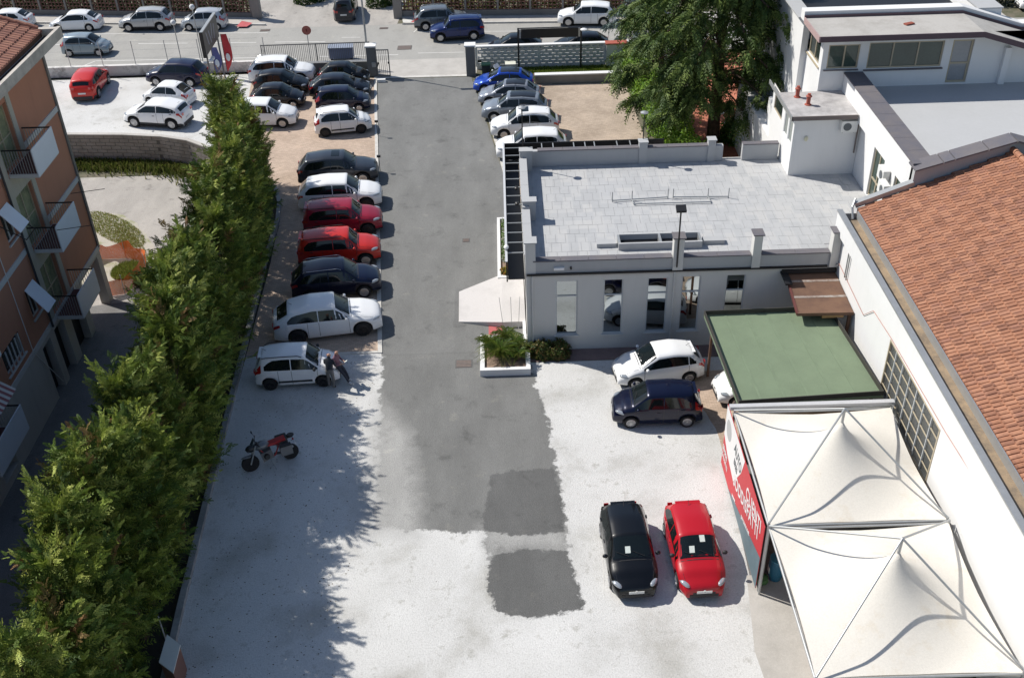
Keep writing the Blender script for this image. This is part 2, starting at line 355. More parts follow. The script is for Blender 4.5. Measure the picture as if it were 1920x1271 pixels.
c3_ = mixc(nt_, mask(nt_, sp_, 1, p_, .45, .025, 2.6), c2_, asphalt_col(nt_, p_, (.125, .125, .122), .12, .8))
nt_.links.new(c3_, bs_.inputs['Base Color'])
yard_surface()
ground('gravel_margin', [(-12.5, 38.7), (-6.1, 38.7), (-9.4, 72.7), (-16.9, 74.2), (-12.7, 51)], .004, m_conc)
ground('parking_paving', [(-12.3, 38.72), (-6.12, 38.72), (-9.36, 72.7), (-18.4, 73.4), (-17, 62), (-13.8, 55.5), (-12.7, 51)], .010, m_pav)
ground('parking_paving', [(-1.75, 72.2), (.65, 50.9), (9.2, 50.9), (8.8, 61), (8.55, 70.4), (3.4, 70.45), (3.2, 72.2)], .010, m_pav2)
ground('driveway', rough_poly([(-9.15, 72.5), (-2.35, 72.4), (-.4, 58), (.6, 51.5), (.7, 38.45), (-5.95, 38.45)], .9, .03, 3), .010, m_drive)
ground('asphalt_patch', rough_poly([(-2.75, 43.9), (-2.15, 43.7), (-2.2, 40.6), (-2.75, 40.5)], .4, .03, 5), .018, m_patch)
ground('paver_strip', [(.8, 37.55), (9.7, 37.55), (9.7, 38.45), (.8, 38.45)], .012, M('dark_red_paving', (.20, .14, .13), .9, .2, 2.))
ground('paver_strip', rough_poly([(7.6, 36.4), (9.6, 36.6), (9.4, 31.8), (8.3, 30.2), (8.25, 32.6), (7.7, 34.6)], .5, .05, 10), .012, m_pav)
ground('tent_floor', [(8.0, 24.6), (14, 24.9), (14, 37), (9.5, 37), (9.3, 31.5), (8.2, 29.9)], .016, m_patch)
ground('concrete_strip', rough_poly([(7.9, 24.7), (9.2, 24.7), (10, 6), (7.6, 6), (7.75, 18), (7.5, 21.5)], 1.5, .03, 11), .020, m_conc)
ground('tent_floor', [(9.2, 24.7), (14.1, 24.9), (14.1, 6), (10, 6)], .012, mat_stained('oily_concrete', (.30, .29, .27), (.12, .12, .11), .35, .65, 1.))
m_terr = mat_paving('terracotta_paving', (.44, .155, .095), .3, .3, .012, .85)
ground('garden_paving', [(9.6, 50.9), (15, 50.9), (19.5, 60), (24, 76), (16, 76), (11, 60)], .012, m_terr)
m_grass_g = mat_stained('turf_soil', (.16, .2, .055), (.10, .14, .03), .3, .6, 2.)
ground('lawn', [(-1.6, 70.9), (8.9, 70.8), (9.2, 73.6), (-1.6, 73.5)], .016, m_grass_g)
ground('verge', rough_poly([(-25, 51), (-23.4, 53.4), (-21.8, 52.9), (-20.4, 51.2), (-19.1, 49.2), (-18.7, 47.6), (-18.9, 45.0), (-22.5, 45), (-30, 47)], .6, .15, 13), .012, mat_stained('gravelly_verge', (.44, .41, .35), (.22, .24, .09), .35, .5, .9))
MB().prism([(-160, 104.2), (-20.8, 87.2), (-19.7, 85.35), (-160, 102.2)], 0, .13).build('pavement', m_conc, kind='structure')
MB().prism([(-160, 102.05), (-19.5, 85.2), (-19.45, 85.35), (-160, 102.2)], 0, .132).build('kerb', m_kerb, kind='structure')
MB().prism([(-7.9, 84.5), (12, 83.35), (40, 81.2), (40, 83.0), (12, 85.2), (-8.3, 86.1)], 0, .13).build('pavement', m_conc, kind='structure')
MB().prism([(-8.15, 84.36), (12, 83.2), (40, 81.05), (40, 81.19), (12, 83.34), (-8.0, 84.5)], 0, .135).build('kerb', m_kerb, kind='structure')
ground('road_paint', [(-21.8, 84.75), (-20.9, 84.68), (-20.6, 85.6), (-21.6, 86.2)], .138, m_redp)
ground('road_paint', [(-8.1, 84.55), (-7.5, 84.5), (-7.3, 85.1), (-8.2, 85.3)], .138, m_wline)
ground('road_paint', [(-7.45, 84.5), (-6.5, 84.45), (-6.6, 85.1), (-7.25, 85.1)], .138, m_redp)
# road markings: thin painted lines
pl_ = MB()
def line(x0, y0, x1, y1, w=.12, z=.010):
    d = Vector((x1-x0, y1-y0)).normalized(); n = Vector((-d.y, d.x))*w/2
    pl_.sheet([(x0+n.x, y0+n.y), (x1+n.x, y1+n.y), (x1-n.x, y1-n.y), (x0-n.x, y0-n.y)], z)
line(-31.3, 78.1, -16, 77.6); line(-31.3, 78.1, -31.9, 77.1); line(-14, 77.5, -8, 77.4)
for x in (-60, -52, -44, -36, -29, -23.5, -18, 16, 24): line(x, 81.2-.06*(x+20), x+4, 80.96-.06*(x+20))
line(-19, 83.4, -34, 84.5, .1); line(-34, 84.5, -60, 86.3, .1); line(-6.6, 84.0, -7.1, 82.4, .1); line(-6.8, 82.4, 12, 81.2, .1); line(-12.8, 81.7, -11.3, 81.6, .1); line(-6.5, 77.6, -3, 77.5, .1)
line(2.9, 24.2, 3.0, 25.9, .03); line(5.1, 25.9, 5.28, 24.2, .04); line(2.9, 25.9, 5.1, 26, .02)
pl_.build('road_markings', m_wline, kind='structure')
# kerb lines of the parking bays (white strips) and hedge kerb
MB().prism([(-6.15, 38.6), (-5.95, 38.6), (-9.2, 72.6), (-9.4, 72.6)], 0, .05).build('kerb', m_kerb, kind='structure')
MB().prism([(-8.9, 38.55), (-6.15, 38.6), (-6.15, 38.75), (-8.9, 38.7)], 0, .05).build('kerb', m_kerb, kind='structure')
MB().prism([(-1.95, 72.3), (-1.72, 72.3), (.62, 51.2), (.38, 51.2)], 0, .05).build('kerb', m_kerb, kind='structure')
MB().prism([(-9.4, 72.62), (-2.0, 72.5), (-2.0, 72.85), (-9.4, 72.95)], 0, .03).build('threshold', m_kerb, kind='structure')
hk = [(-11.9, 6), (-11.3, 21), (-11.5, 24), (-11.95, 33), (-12.3, 40), (-12.65, 47), (-12.75, 51.5), (-13.0, 53.6), (-13.6, 55.6)]
w_ = .22
MB().prism(hk + [(x-w_, y) for x, y in hk[::-1]], 0, .22).build('hedge_kerb', mat_stained('grey_kerb_stone', (.36, .36, .35), (.22, .22, .21)), kind='structure')
# manholes, drain grate
m_iron = M('cast_iron', (.12, .115, .11), .7, .2, 8, .3, 60)
def manhole(x, y, w, d, lab, name='manhole_cover', mat=m_iron):
    t = thing(name, lab, 'manhole cover', (x, y, .018))
    MB().bx(x-w/2, x+w/2, y-d/2, y+d/2, .010, .022).build('frame', mat, t)
    b = MB()
    for i in range(5): b.bx(x-w/2+.05, x+w/2-.05, y-d/2+.04+i*(d-.08)/5, y-d/2+.04+(i+.55)*(d-.08)/5, .0225, .030)
    b.build('grate_bars', M('rusty_iron', (.20, .15, .13), .8, .2, 8), t)
manhole(-2.2, 37.6, .75, .6, 'rusty square drain grate in the driveway beside the planter')
manhole(-2.3, 48.7, .4, .4, 'small square cover in the driveway halfway to the gate')
manhole(-7.6, 78.9, 1.1, .9, 'round-cornered iron cover in the street outside the gate')
manhole(-9.6, 83.6, .7, .4, 'small iron gully in the street near the red kerb paint')
manhole(-19.3, 84.0, .8, .5, 'iron gully at the far kerb left of the yard entrance')

# ================================================================== CARS
TY = {  # L, W, H, wb, front overhang, hood front z, cowl(x,z), roof front x, roof rear(x,z), rear glass base(x,z), belt(front,rear), wheel r, clearance
 'city': (3.65, 1.64, 1.55, 2.30, .72, .80, (.78, 1.02), 1.42, (3.28, 1.47), (3.52, 1.02), (.92, .98), .29, .20),
 'panda_tall': (3.65, 1.66, 1.60, 2.30, .72, .83, (.80, 1.04), 1.40, (3.30, 1.52), (3.52, 1.06), (.95, 1.02), .30, .22),
 'supermini': (3.84, 1.68, 1.50, 2.38, .74, .70, (.98, .99), 1.72, (3.30, 1.38), (3.66, 1.0), (.88, 1.0), .29, .19),
 'retro': (3.57, 1.63, 1.49, 2.30, .66, .74, (.80, .98), 1.45, (2.75, 1.42), (3.42, .95), (.88, .95), .29, .18),
 'hatch': (4.2, 1.76, 1.46, 2.60, .82, .68, (1.02, .96), 1.80, (3.35, 1.38), (3.98, .98), (.86, .96), .31, .18),
 'suv': (4.35, 1.84, 1.66, 2.62, .85, .88, (1.08, 1.10), 1.72, (3.75, 1.56), (4.16, 1.12), (1.0, 1.08), .34, .24),
 'boxy': (4.24, 1.80, 1.69, 2.60, .78, .95, (1.10, 1.13), 1.58, (3.95, 1.62), (4.14, 1.15), (1.04, 1.08), .35, .24),
 'bigsuv': (4.68, 1.90, 1.68, 2.82, .88, .90, (1.22, 1.10), 1.90, (4.10, 1.57), (4.54, 1.12), (1.0, 1.10), .37, .24),
 'sleek': (5.0, 1.97, 1.70, 3.0, .93, .88, (1.42, 1.10), 2.12, (4.22, 1.53), (4.80, 1.16), (.98, 1.12), .38, .22),
 'coupe': (4.37, 1.90, 1.64, 2.72, .85, .90, (1.05, 1.10), 1.82, (4.0, 1.46), (4.24, 1.12), (1.0, 1.16), .37, .23),
 'van': (4.4, 1.80, 1.80, 2.7, .85, .88, (.85, 1.10), 1.65, (4.2, 1.74), (4.34, 1.1), (1.0, 1.05), .32, .20),
}
_rims = {}
def rim_mesh(style, r):
    k = (style, round(r, 2))
    if k in _rims: return _rims[k]
    b = MB(); rr_ = r*.66; y = .012
    b.lathe((0, 0, 0), (0, -1, 0), [(rr_, -.03), (rr_, .004), (rr_*.90, .012), (rr_*.86, -.02), (rr_*.1, -.025)], 20)
    n = 5 if style == 'five' else 10
    for i in range(n):
        a = 2*math.pi*i/n; w = rr_*(.20 if n == 5 else .12)
        b.obx((math.cos(a)*rr_*.48, -.002, math.sin(a)*rr_*.48), (rr_*.86, .018, w), 0, 0, -a)
    b.lathe((0, 0, 0), (0, -1, 0), [(rr_*.2, -.02), (rr_*.2, .018), (rr_*.1, .024)], 10)
    m = {'five': [ALLOY], 'ten': [ALLOY], 'dark': [DARKRIM]}[style]
    me = b.mesh('rim', m[0]); _rims[k] = me; smooth_by_angle(me); return me
_tyres = {}
def tyre_mesh(r):
    k = round(r, 2)
    if k in _tyres: return _tyres[k]
    me = MB().lathe((0, 0, 0), (0, -1, 0), [(r*.64, -.19), (r*.9, -.20), (r, -.17), (r, -.03), (r*.93, 0), (r*.66, .004), (r*.64, -.03)], 24).mesh('tyre', RUBBER)
    _tyres[k] = me; smooth_by_angle(me, 50); return me
def car(kind, color, x, y, head, label, group=None, name='parked_car', metal=False, rim='five', clad=False, black_roof=False,
        rails=False, sunroof=False, mirror=None, card=0, three_door=False, strip=False, spoiler=False, cat='car', z=0., driver=False, accent=None):
    L, Wd, H, wb, fo, hz, (cx, cz), rf, (rx, rz), (gx, gz), (bf, br), wr, gc = TY[kind]
    X = lambda s: fo + wb/2 - s
    body_m = paint(color, metal)
    def T(s):
        pts = [(0, hz-.24), (.05, hz-.13), (.14, hz-.05), (.32, hz+.02), (cx*.6, hz+(cz-hz)*.68), (cx, cz), (rf, H-.045), ((rf+rx)/2, H), (rx, rz), (gx, gz), (L-.06, gz-.07), (L, gz-.2)]
        def f(q):
            for (a, za), (b, zb) in zip(pts[:-1], pts[1:]):
                if q <= b: return za + (zb-za)*(q-a)/(b-a)
            return pts[-1][1]
        if s < .1 or s > L-.1: return f(s)
        return (f(s-.06)+f(s)*2+f(s+.06))/4
    def B(s): return min(bf+(br-bf)*s/L, T(s)-(.085 if s < cx else .085 if s > gx else .03))
    def hw(s):
        w = Wd/2
        if s < 1.0: w *= 1-.27*(1-s/1.0)**3.0
        e = L-s
        if e < .8: w *= 1-.24*(1-e/.8)**2.4
        return w
    def zb(s):
        z0 = gc
        if s < .5: z0 = gc+.03*(1-s/.5)
        for ax in (fo, fo+wb):
            ra = wr*1.20
            if abs(s-ax) < ra: z0 = max(z0, wr*.98+math.sqrt(max(0, ra*ra-(s-ax)**2)))
        return z0
    def sec(s):
        b, t, w, z0 = B(s), T(s), hw(s), zb(s); g = max(0., t-b)
        wbelt = w*.955
        rail = wbelt - .06 - .26*max(0, g-.03) if g > .12 else wbelt - .115 - .2*max(0, g-.09)
        if g > .12:
            if s > rx-.9: rail -= .085*min(1, (s-rx+.9)/1.0)**2
            if s < rf: rail -= .03
        cr = .055 if g > .12 else .04
        pts = [(w*.90, z0), (w*.975, z0+(b-z0)*.12), (w, z0+(b-z0)*.42), (w*.992, z0+(b-z0)*.74), (wbelt, b), (rail, t-.035)]
        if g > .12: pts[5] = (rail+.02, t-.055)
        pts += [(rail*.95, t-.016), (rail*.74, t+cr*.45), (rail*.38, t+cr*.9), (0, t+cr)]
        return pts
    def side(s, t0):      # point on the greenhouse side between belt (0) and rail (1)
        p = sec(s); (a, b_), (c, d) = p[4], p[5]; return (a+(c-a)*t0, b_+(d-b_)*t0)
    def top(s, v):        # lateral parameter v in 0..1 from centre to rail
        p = sec(s)[5:][::-1]; r_ = p[-1][0]; q = v*r_
        for (a, za), (b_, zb_) in zip(p[:-1], p[1:]):
            if q <= b_+1e-9: return (q, za+(zb_-za)*(q-a)/max(1e-6, b_-a))
        return p[-1]
    ss = {0, .02, .05, .12, .22, .34, .48, L-.02, L-.06, L-.12, L-.22, L-.34, cx, cx-.06, cx+.06, rf, rf-.06, rf+.06, rx, rx-.06, rx+.06, gx, gx-.06}
    for ax in (fo, fo+wb):
        ra = wr*1.20
        for k in range(0, 181, 15): ss.add(ax+ra*math.cos(R(k))*.9999)
        ss |= {ax-ra-.004, ax+ra+.004}
    q = .5
    while q < L-.3: ss.add(q); q += .22
    ss = sorted(s for s in ss if 0 <= s <= L); st = [ss[0]]
    for s in ss[1:]:
        if s-st[-1] > .003: st.append(s)
    root = thing(name, label, cat, (0, 0, 0), group)
    b = MB(); k = 10; rows = []
    for s in st:
        p = sec(s); row = [(X(s), -a, c) for a, c in p] + [(X(s), a, c) for a, c in p[:-1][::-1]]
        rows.append(len(b.v)); b.v += row
    nn = 2*k-1
    for i in range(len(st)-1):
        for j in range(nn-1):
            b.f.append((rows[i]+j, rows[i]+j+1, rows[i+1]+j+1, rows[i+1]+j)); b.m.append(0)
    b.f.append(tuple(range(rows[0], rows[0]+nn))[::-1]); b.f.append(tuple(range(rows[-1], rows[-1]+nn))); b.m += [0, 0]
    bo = b.build('body', body_m, root); smooth_by_angle(bo.data, 55)
    iw = Wd/2-.27
    MB().bx(X(L-.15), X(.15), -iw, iw, gc-.03, .62).build('underbody', BLACKP, root)
    def strip_patch(fun, s0, s1, n, t0, t1, m, off, nm, mat, both=True, parent=root, mir=None):
        # fun(s,t)->(y,z) ; builds a grid lifted outwards by off
        out = []
        for sg in ((-1, 1) if both else (1,)):
            g = MB(); vs = []
            for i in range(n+1):
                s = s0+(s1-s0)*i/n
                for j in range(m+1):
                    tt0 = t0(s) if callable(t0) else t0; tt1 = t1(s) if callable(t1) else t1
                    t = tt0+(tt1-tt0)*j/m; yy, zz = fun(s, t)
                    vs.append((s, yy, zz))
            A = np.array(vs).reshape(n+1, m+1, 3); A[..., 0] = X(0)-A[..., 0]
            du = np.gradient(A, axis=0); dv = np.gradient(A, axis=1) if m > 0 else None
            N_ = unit(np.cross(du, dv)); 
            flip = np.where(N_[..., 2:3]*0.3+N_[..., 1:2]*np.sign(A[..., 1:2]+1e-6) < 0, -1, 1)
            A = A + N_*flip*off
            A[..., 1] *= sg
            b0 = MB(); b0.v = [tuple(v) for v in A.reshape(-1, 3)]
            for i in range(n):
                for j in range(m):
                    f = (i*(m+1)+j, i*(m+1)+j+1, (i+1)*(m+1)+j+1, (i+1)*(m+1)+j); b0.f.append(f if sg > 0 else f[::-1]); b0.m.append(0)
            o = b0.build(nm, mat, parent, smooth=True); out.append(o)
        return out
    def cross_patch(s0, s1, n, f, off, nm, mat, parent=root, f1=None):    # spans both sides of the centre line
        g = MB(); m = 8
        vs = []
        for i in range(n+1):
            s = s0+(s1-s0)*i/n; ff = f+((f1 or f)-f)*i/n
            for j in range(-m//2, m//2+1):
                v = 2*j/m*ff; yy, zz = top(s, abs(v)); vs.append((X(s), yy*(1 if v >= 0 else -1), zz))
        A = np.array(vs).reshape(n+1, m+1, 3); N_ = unit(np.cross(np.gradient(A, axis=0), np.gradient(A, axis=1)))
        N_ = N_*np.where(N_[..., 2:3] < 0, -1, 1); A = A+N_*off
        g.v = [tuple(v) for v in A.reshape(-1, 3)]
        for i in range(n):
            for j in range(m): g.f.append((i*(m+1)+j, (i+1)*(m+1)+j, (i+1)*(m+1)+j+1, i*(m+1)+j+1)); g.m.append(0)
        return g.build(nm, mat, parent, smooth=True)
    # glass
    ws = cross_patch(cx+.05, rf-.05, 6, .97, .006, 'windshield', GLASS, f1=.94)
    cross_patch(rx+.05, gx-.03, 5, .86, .006, 'rear_window', GLASS, f1=.80)
    def smin():
        s = cx
        while T(s)-B(s) < .14: s += .02
        return s
    xs = smin(); bp = rf+(1.35 if three_door else .62 if L < 4 else .78); xe = min(rx+.10, L-.38)
    if kind in ('boxy', 'van', 'panda_tall', 'city'): xe = rx-.12
    tlow = .06; up_ = lambda s: max(tlow+.02, .97-.04/max(.12, T(s)-B(s)))
    def up(s):
        u = up_(s)
        if s > xe-.28: u = tlow+(u-tlow)*max(.25, (xe-s)/.28)**.6
        return u
    strip_patch(side, xs, bp-.022, 6, tlow, up, 2, .006, 'side_window', GLASS)
    strip_patch(side, bp+.022, xe, 6, tlow, up, 2, .006, 'side_window', GLASS)
    if black_roof: cross_patch(rf-.02, rx+.03, 8, 1.0, .006, 'roof_panel', paint((.012, .013, .016)))
    if sunroof: cross_patch(rf+.25, rf+.72, 3, .58, .010, 'sunroof', GLASS)
    # lower cladding
    if clad:
        def low(s, t):
            p = sec(s); (a, za), (c, zc) = p[0], p[1]
            if t <= 1: return (a+(c-a)*t, za+(zc-za)*t)
            (a, za), (c, zc) = p[1], p[2]; t -= 1; return (a+(c-a)*t, za+(zc-za)*t)
        for sg in (-1, 1):
            g = MB(); vs = []
            for s in st:
                for t in (0, 1, 1.38):
                    yy, zz = low(s, t); vs.append((X(s), sg*(yy+.012), zz))
            g.v = vs
            for i in range(len(st)-1):
                for j in range(2):
                    f = (i*3+j, i*3+j+1, (i+1)*3+j+1, (i+1)*3+j); g.f.append(f if sg < 0 else f[::-1]); g.m.append(0)
            g.build('cladding', BLACKP, root)
    if strip:
        for sg in (-1, 1): MB().bx(X(fo+wb-wr*1.3), X(fo+wr*1.45), sg*Wd/2-.012, sg*Wd/2+.012, .40, .49).build('side_moulding', BLACKP, root)
    # panel gaps
    g = MB()
    def gap(s, j0=1, j1=5):
        p = sec(s)
        for sg in (-1, 1):
            for (a, za), (c, zc) in zip(p[j0:j1], p[j0+1:j1+1]):
                if za < zb(s)+.02: za = zb(s)+.02
                g.quad((X(s)-.008, sg*(a+.003), za), (X(s)+.008, sg*(a+.003), za), (X(s)+.008, sg*(c+.003), zc), (X(s)-.008, sg*(c+.003), zc))
    gap(xs+.02, 1, 4); gap(bp, 1, 4)
    if not three_door: gap(min(xe-.1, fo+wb-wr*1.2-.05) if L > 4 else fo+wb-wr*1.2-.06, 1, 4)
    hp = [top(cx-.02, v) for v in (0, .3, .6, .95)]
    for sg in (-1, 1):
        for (a, za), (c, zc) in zip(hp[:-1], hp[1:]):
            g.quad((X(cx-.02)-.02, sg*a, za+.004), (X(cx-.02)+.02, sg*a, za+.004), (X(cx-.02)+.02, sg*c, zc+.004), (X(cx-.02)-.02, sg*c, zc+.004))
        for s in np.linspace(.2, cx-.1, 5)[:-1]:
            d = (cx-.3)/4*.95; (a, za), (c, zc) = top(s, .97), top(s+d, .97)
            g.quad((X(s), sg*a-.006, za+.004), (X(s), sg*a+.006, za+.004), (X(s+d), sg*c+.006, zc+.004), (X(s+d), sg*c-.006, zc+.004))
    g.build('panel_gaps', BLACKP, root, kind='stuff')
    for sg in (-1, 1):
        for s in ((bp-.22, xe-.35) if not three_door else (bp-.22,)):
            p = sec(s); MB().obx((X(s), sg*(p[3][0]*.99+.005), p[3][1]+.05), (.16, .03, .03)).build('door_handle', body_m if not clad else BLACKP, root)
        MB().bx(X(L+.012), X(L-.02), sg*hw(L)*.80-.10, sg*hw(L)*.80+.08, B(L-.3)-.20, B(L-.3)-.05).build('tail_light', TAILG, root)
        mc = {'black': BLACKP, 'white': paint((.78, .78, .77))}.get(mirror, body_m)
        MB().ball((X(xs+.12), sg*(Wd/2+.075), B(xs)+.10), .075, .10, .075).build('wing_mirror', mc, root, smooth=True)
        if rails: MB().path([(X(rf+.12), sg*sec(rf+.1)[5][0]*.97, T(rf+.1)-.02), (X(rf+.3), sg*sec(rf+.3)[5][0]*.97, T(rf+.3)+.045), (X(rx-.25), sg*sec(rx-.25)[5][0]*.97, T(rx-.25)+.045), (X(rx-.05), sg*sec(rx-.05)[5][0]*.97, T(rx-.05)-.01)], .018, 5).build('roof_rail', BLACKP if rails == 'black' else ALLOY, root)
    def cheek(s, t):
        p = sec(s); i = 2+int(min(t, 2.999)); u = t-int(min(t, 2.999)); (a, za), (c, zc) = p[i], p[i+1]; return (a+(c-a)*u, za+(zc-za)*u)
    if L < 3.6: 
        for sg in (-1, 1): MB().ball((X(.22), sg*hw(.22)*.86, T(.22)-.10), .12, .11, .09).build('headlight', LAMPG, root, smooth=True)
    else:
        for sg in (-1, 1): MB().ball((X(.30), sg*hw(.30)*.83, T(.30)-.085), .25, .105, .075, -sg*R(32), 14, 8).build('headlight', LAMPG, root, smooth=True)
    strip_patch(cheek, L-.34, L-.03, 4, lambda s: 1.3+.3*max(0, (L-.2-s)/.2), 2.0 if L > 3.7 else 2.6, 2, .010, 'tail_light', TAILG)
    fw_ = hw(0)
    MB().bx(X(.03), X(-.012), -fw_*.62, fw_*.62, .34, .34+(hz-.16-.36)*.62).build('grille', BLACKP, root)
    MB().bx(X(-.013), X(-.026), -.26, .26, .42, .53).build('licence_plate', PLATE, root)
    MB().bx(X(L+.018), X(L-.01), -.26, .26, .62, .73).build('licence_plate', PLATE, root)
    MB().bx(X(L+.016), X(L-.05), -hw(L)*.92, hw(L)*.92, gc+.02, gc+.22).build('rear_bumper', BLACKP if clad else body_m, root)
    if spoiler or kind in ('boxy', 'city', 'panda_tall', 'supermini'): MB().obx((X(rx+.03), 0, rz+.005), (.20, sec(rx)[5][0]*1.5, .03)).build('spoiler', body_m, root)
    MB().tube((X(rx-.25), 0, rz+.04), (X(rx-.02), 0, rz+.20), .008, 5).build('antenna', BLACKP, root)
    if card:
        for cc in range(card):
            s = cx+.17+.30*cc; v = (-.35, .25)[cc] if card > 1 else -.2
            y0, z0 = top(s, abs(v)); y1, z1 = top(s+.22, abs(v)); sg = 1 if v > 0 else -1
            MB().slab((X(s), sg*y0-.09, z0+.012), (X(s), sg*y0+.09, z0+.012), (X(s+.2), sg*y1+.09, z1+.0), (X(s+.2), sg*y1-.09, z1+.0), .004).build('price_card', PAPER, root)
    for y_ in (-.12, .42):
        q0, q1 = top(cx+.07, abs(y_)/(Wd/2)), top(cx+.30, abs(y_-.34)/(Wd/2)); MB().tube((X(cx+.07), y_, q0[1]+.02), (X(cx+.22), y_-.42, q1[1]-.02), .010, 4).build('wiper', BLACKP, root)
    MB().bx(X(.05), X(-.016), -fw_*.80, fw_*.80, gc+.05, gc+.17).build('lower_intake', BLACKP, root)
    MB().lathe((X(-.014), 0, hz-.17), (1, 0, 0), [(.05, 0), (.05, .012), (.02, .018)], 12).build('badge', CHROME, root)
    wy = Wd/2-.02
    for ax in (fo, fo+wb):
        for sg in (-1, 1):
            w = link_mesh(tyre_mesh(wr), 'wheel', root, (X(ax), sg*wy, wr)); w.rotation_euler = (0, rng.random()*.0, 0 if sg < 0 else math.pi)
            rm = bpy.data.objects.new('rim', rim_mesh(rim, wr)); COL.objects.link(rm); rm.parent = w; rm.rotation_euler = (0, rng.random()*6, 0)
    root.location = (x, y, z); root.rotation_euler = (0, 0, R(head))
    return root
WHT = (.82, .825, .83); BLK = (.0035, .004, .0055); NAVY = (.010, .016, .055); SIL = (.42, .43, .44); GRY = (.10, .115, .135); RED = (.50, .012, .018); LBL = (.30, .37, .42)
GF = 'cars parked along the far kerb of the street'; GU = 'cars in the white gravel lot'; GM = 'cars in the paved bays behind the hedge'
GL = 'cars parked in the long row left of the driveway'; GR = 'cars parked right of the driveway'; GY = 'cars standing in the gravel yard'
car('hatch', WHT, -35.17, 85.95, 178.5, 'white three-door hatchback at the far kerb, left of the silver crossover', GF, three_door=True)
car('suv', (.50, .50, .50), -29.21, 85.5, 178, 'silver crossover with dark cladding and roof rails at the far kerb', GF, metal=True, clad=True, rails='black')
car('city', (.50, .53, .56), -24.36, 85.15, 178, 'silver small hatchback at the far kerb, partly behind the tilted billboard', GF, metal=True)
car('city', (.27, .33, .37), -32.4, 79.88, -2, 'grey-blue small hatchback driving right on the street above the white gravel lot', name='moving_car', metal=True)
car('hatch', WHT, -41.2, 86.9, 178, 'white car roof showing just behind the tiled roof at top left', GF)
car('van', (.02, .022, .03), -13.05, 87.4, 92, 'black people carrier seen from behind in the yard entrance across the street')
car('suv', (.15, .17, .19), -4.9, 83.6, 5, 'grey crossover at the far kerb, half hidden by the bright blue off-roader', GF, metal=True, clad=True, rails=True)
car('boxy', (.008, .022, .11), -3.6, 80.78, -175.8, 'blue off-roader with silver roof rails driving left on the street', name='moving_car', metal=True, clad=True, rails=True)
car('bigsuv', WHT, 6.8, 83.3, 174, 'white crossover with black windows on the far side of the street beside the cedar', GF)
car('hatch', BLK, .9, 76.9, 180, 'dark car roof just showing over the block wall, left one of two', 'cars hidden behind the white block wall')
car('hatch', BLK, 5.9, 76.8, 180, 'dark car roof just showing over the block wall, right one of two', 'cars hidden behind the white block wall')
car('suv', WHT, 43.8, 83.3, 176, 'white car cut off by the right edge at the very top', None)
# white gravel lot
car('coupe', (.55, .02, .012), -29.6, 71.9, 93, 'red car seen from behind, alone in the white gravel lot', GU, clad=True)
car('suv', (.006, .009, .04), -23.66, 73.1, 170, 'dark blue crossover, topmost of three by the cypress tip in the gravel lot', GU)
car('retro', WHT, -23.3, 69.3, 164, 'white rounded crossover between the dark blue one and the white coupe-like one', GU)
car('coupe', WHT, -23.11, 65.76, 166.7, 'white coupe-like off-roader nearest the curved retaining wall', GU, rim='ten', clad=True)
# bays behind the hedge
car('bigsuv', WHT, -15.98, 72.97, -.3, 'white crossover under the fence, topmost of the inner column', GM, rails=True)
car('supermini', BLK, -15.7, 70.86, -2.4, 'black hatchback below the white crossover in the inner column', GM)
car('retro', (.005, .006, .011), -15.55, 68.3, -2.2, 'black small hatchback between black car and white nose by the hedge', GM)
car('suv', WHT, -15.92, 65.17, -1.7, 'white crossover whose nose pokes out from behind the hedge', GM, clad=False)
car('retro', BLK, -11.46, 72.05, -2.4, 'black rounded small hatchback right beside the gate pillar', GL)
car('hatch', (.004, .006, .013), -11.46, 69.8, -.4, 'black-blue hatchback second from the gate pillar', GL)
car('city', (.005, .008, .030), -11.0, 67.3, 1.7, 'dark blue hatchback just above the white one with black moulding', GL)
car('panda_tall', WHT, -10.6, 63.6, 10, 'white hatchback with black wheels and black side moulding facing the driveway', GL, rim='dark', strip=True, rails=True)
car('bigsuv', (.035, .042, .055), -9.97, 56.56, 4.2, 'dark grey off-roader at the top of the long shaded row', GL, metal=True, sunroof=True, clad=True)
car('bigsuv', WHT, -9.46, 53.35, 4.0, 'white off-roader between the dark grey one and the dark red one', GL, rim='dark')
car('boxy', (.27, .010, .03), -8.97, 50.34, 3.8, 'dark crimson boxy off-roader, upper of two red ones', GL, clad=True, rails='black', rim='dark')
car('boxy', (.50, .022, .014), -8.79, 47.11, 5.0, 'bright red boxy off-roader, lower of two red ones', GL, clad=True, rails='black')
car('suv', (.004, .007, .028), -8.61, 44.04, 7, 'navy blue off-roader with chrome window line below the red ones', GL, metal=True, clad=True, rails=True)
car('sleek', WHT, -8.56, 40.7, 9.5, 'large sleek white off-roader with black wheels at the end of the paving', GL, rim='dark')
car('panda_tall', WHT, -9.49, 36.93, 3.1, 'white hatchback in the hedge shade with two people at its bonnet', GY, rim='dark', strip=True, rails='black', mirror='black')
# right column
car('hatch', (.008, .06, .42), -0.0, 69.86, 175.3, 'bright blue car with black roof below the bins', GR, metal=True, black_roof=True, mirror='white')
car('hatch', (.26, .28, .32), .36, 67.6, 174.3, 'silver-grey car with black roof, second below the lawn wall', GR, metal=True, black_roof=True)
car('suv', (.24, .27, .31), .66, 64.91, 174.7, 'silver-grey crossover with black roof directly above the white one', GR, metal=True, black_roof=True, mirror='white')
car('suv', WHT, 1.22, 62.24, 179.3, 'white crossover with a small dark sunroof on its roof', GR, sunroof=True, rails=True)
car('suv', WHT, 1.54, 59.0, -179.1, 'white crossover half hidden behind the black sign frame of the showroom', GR)
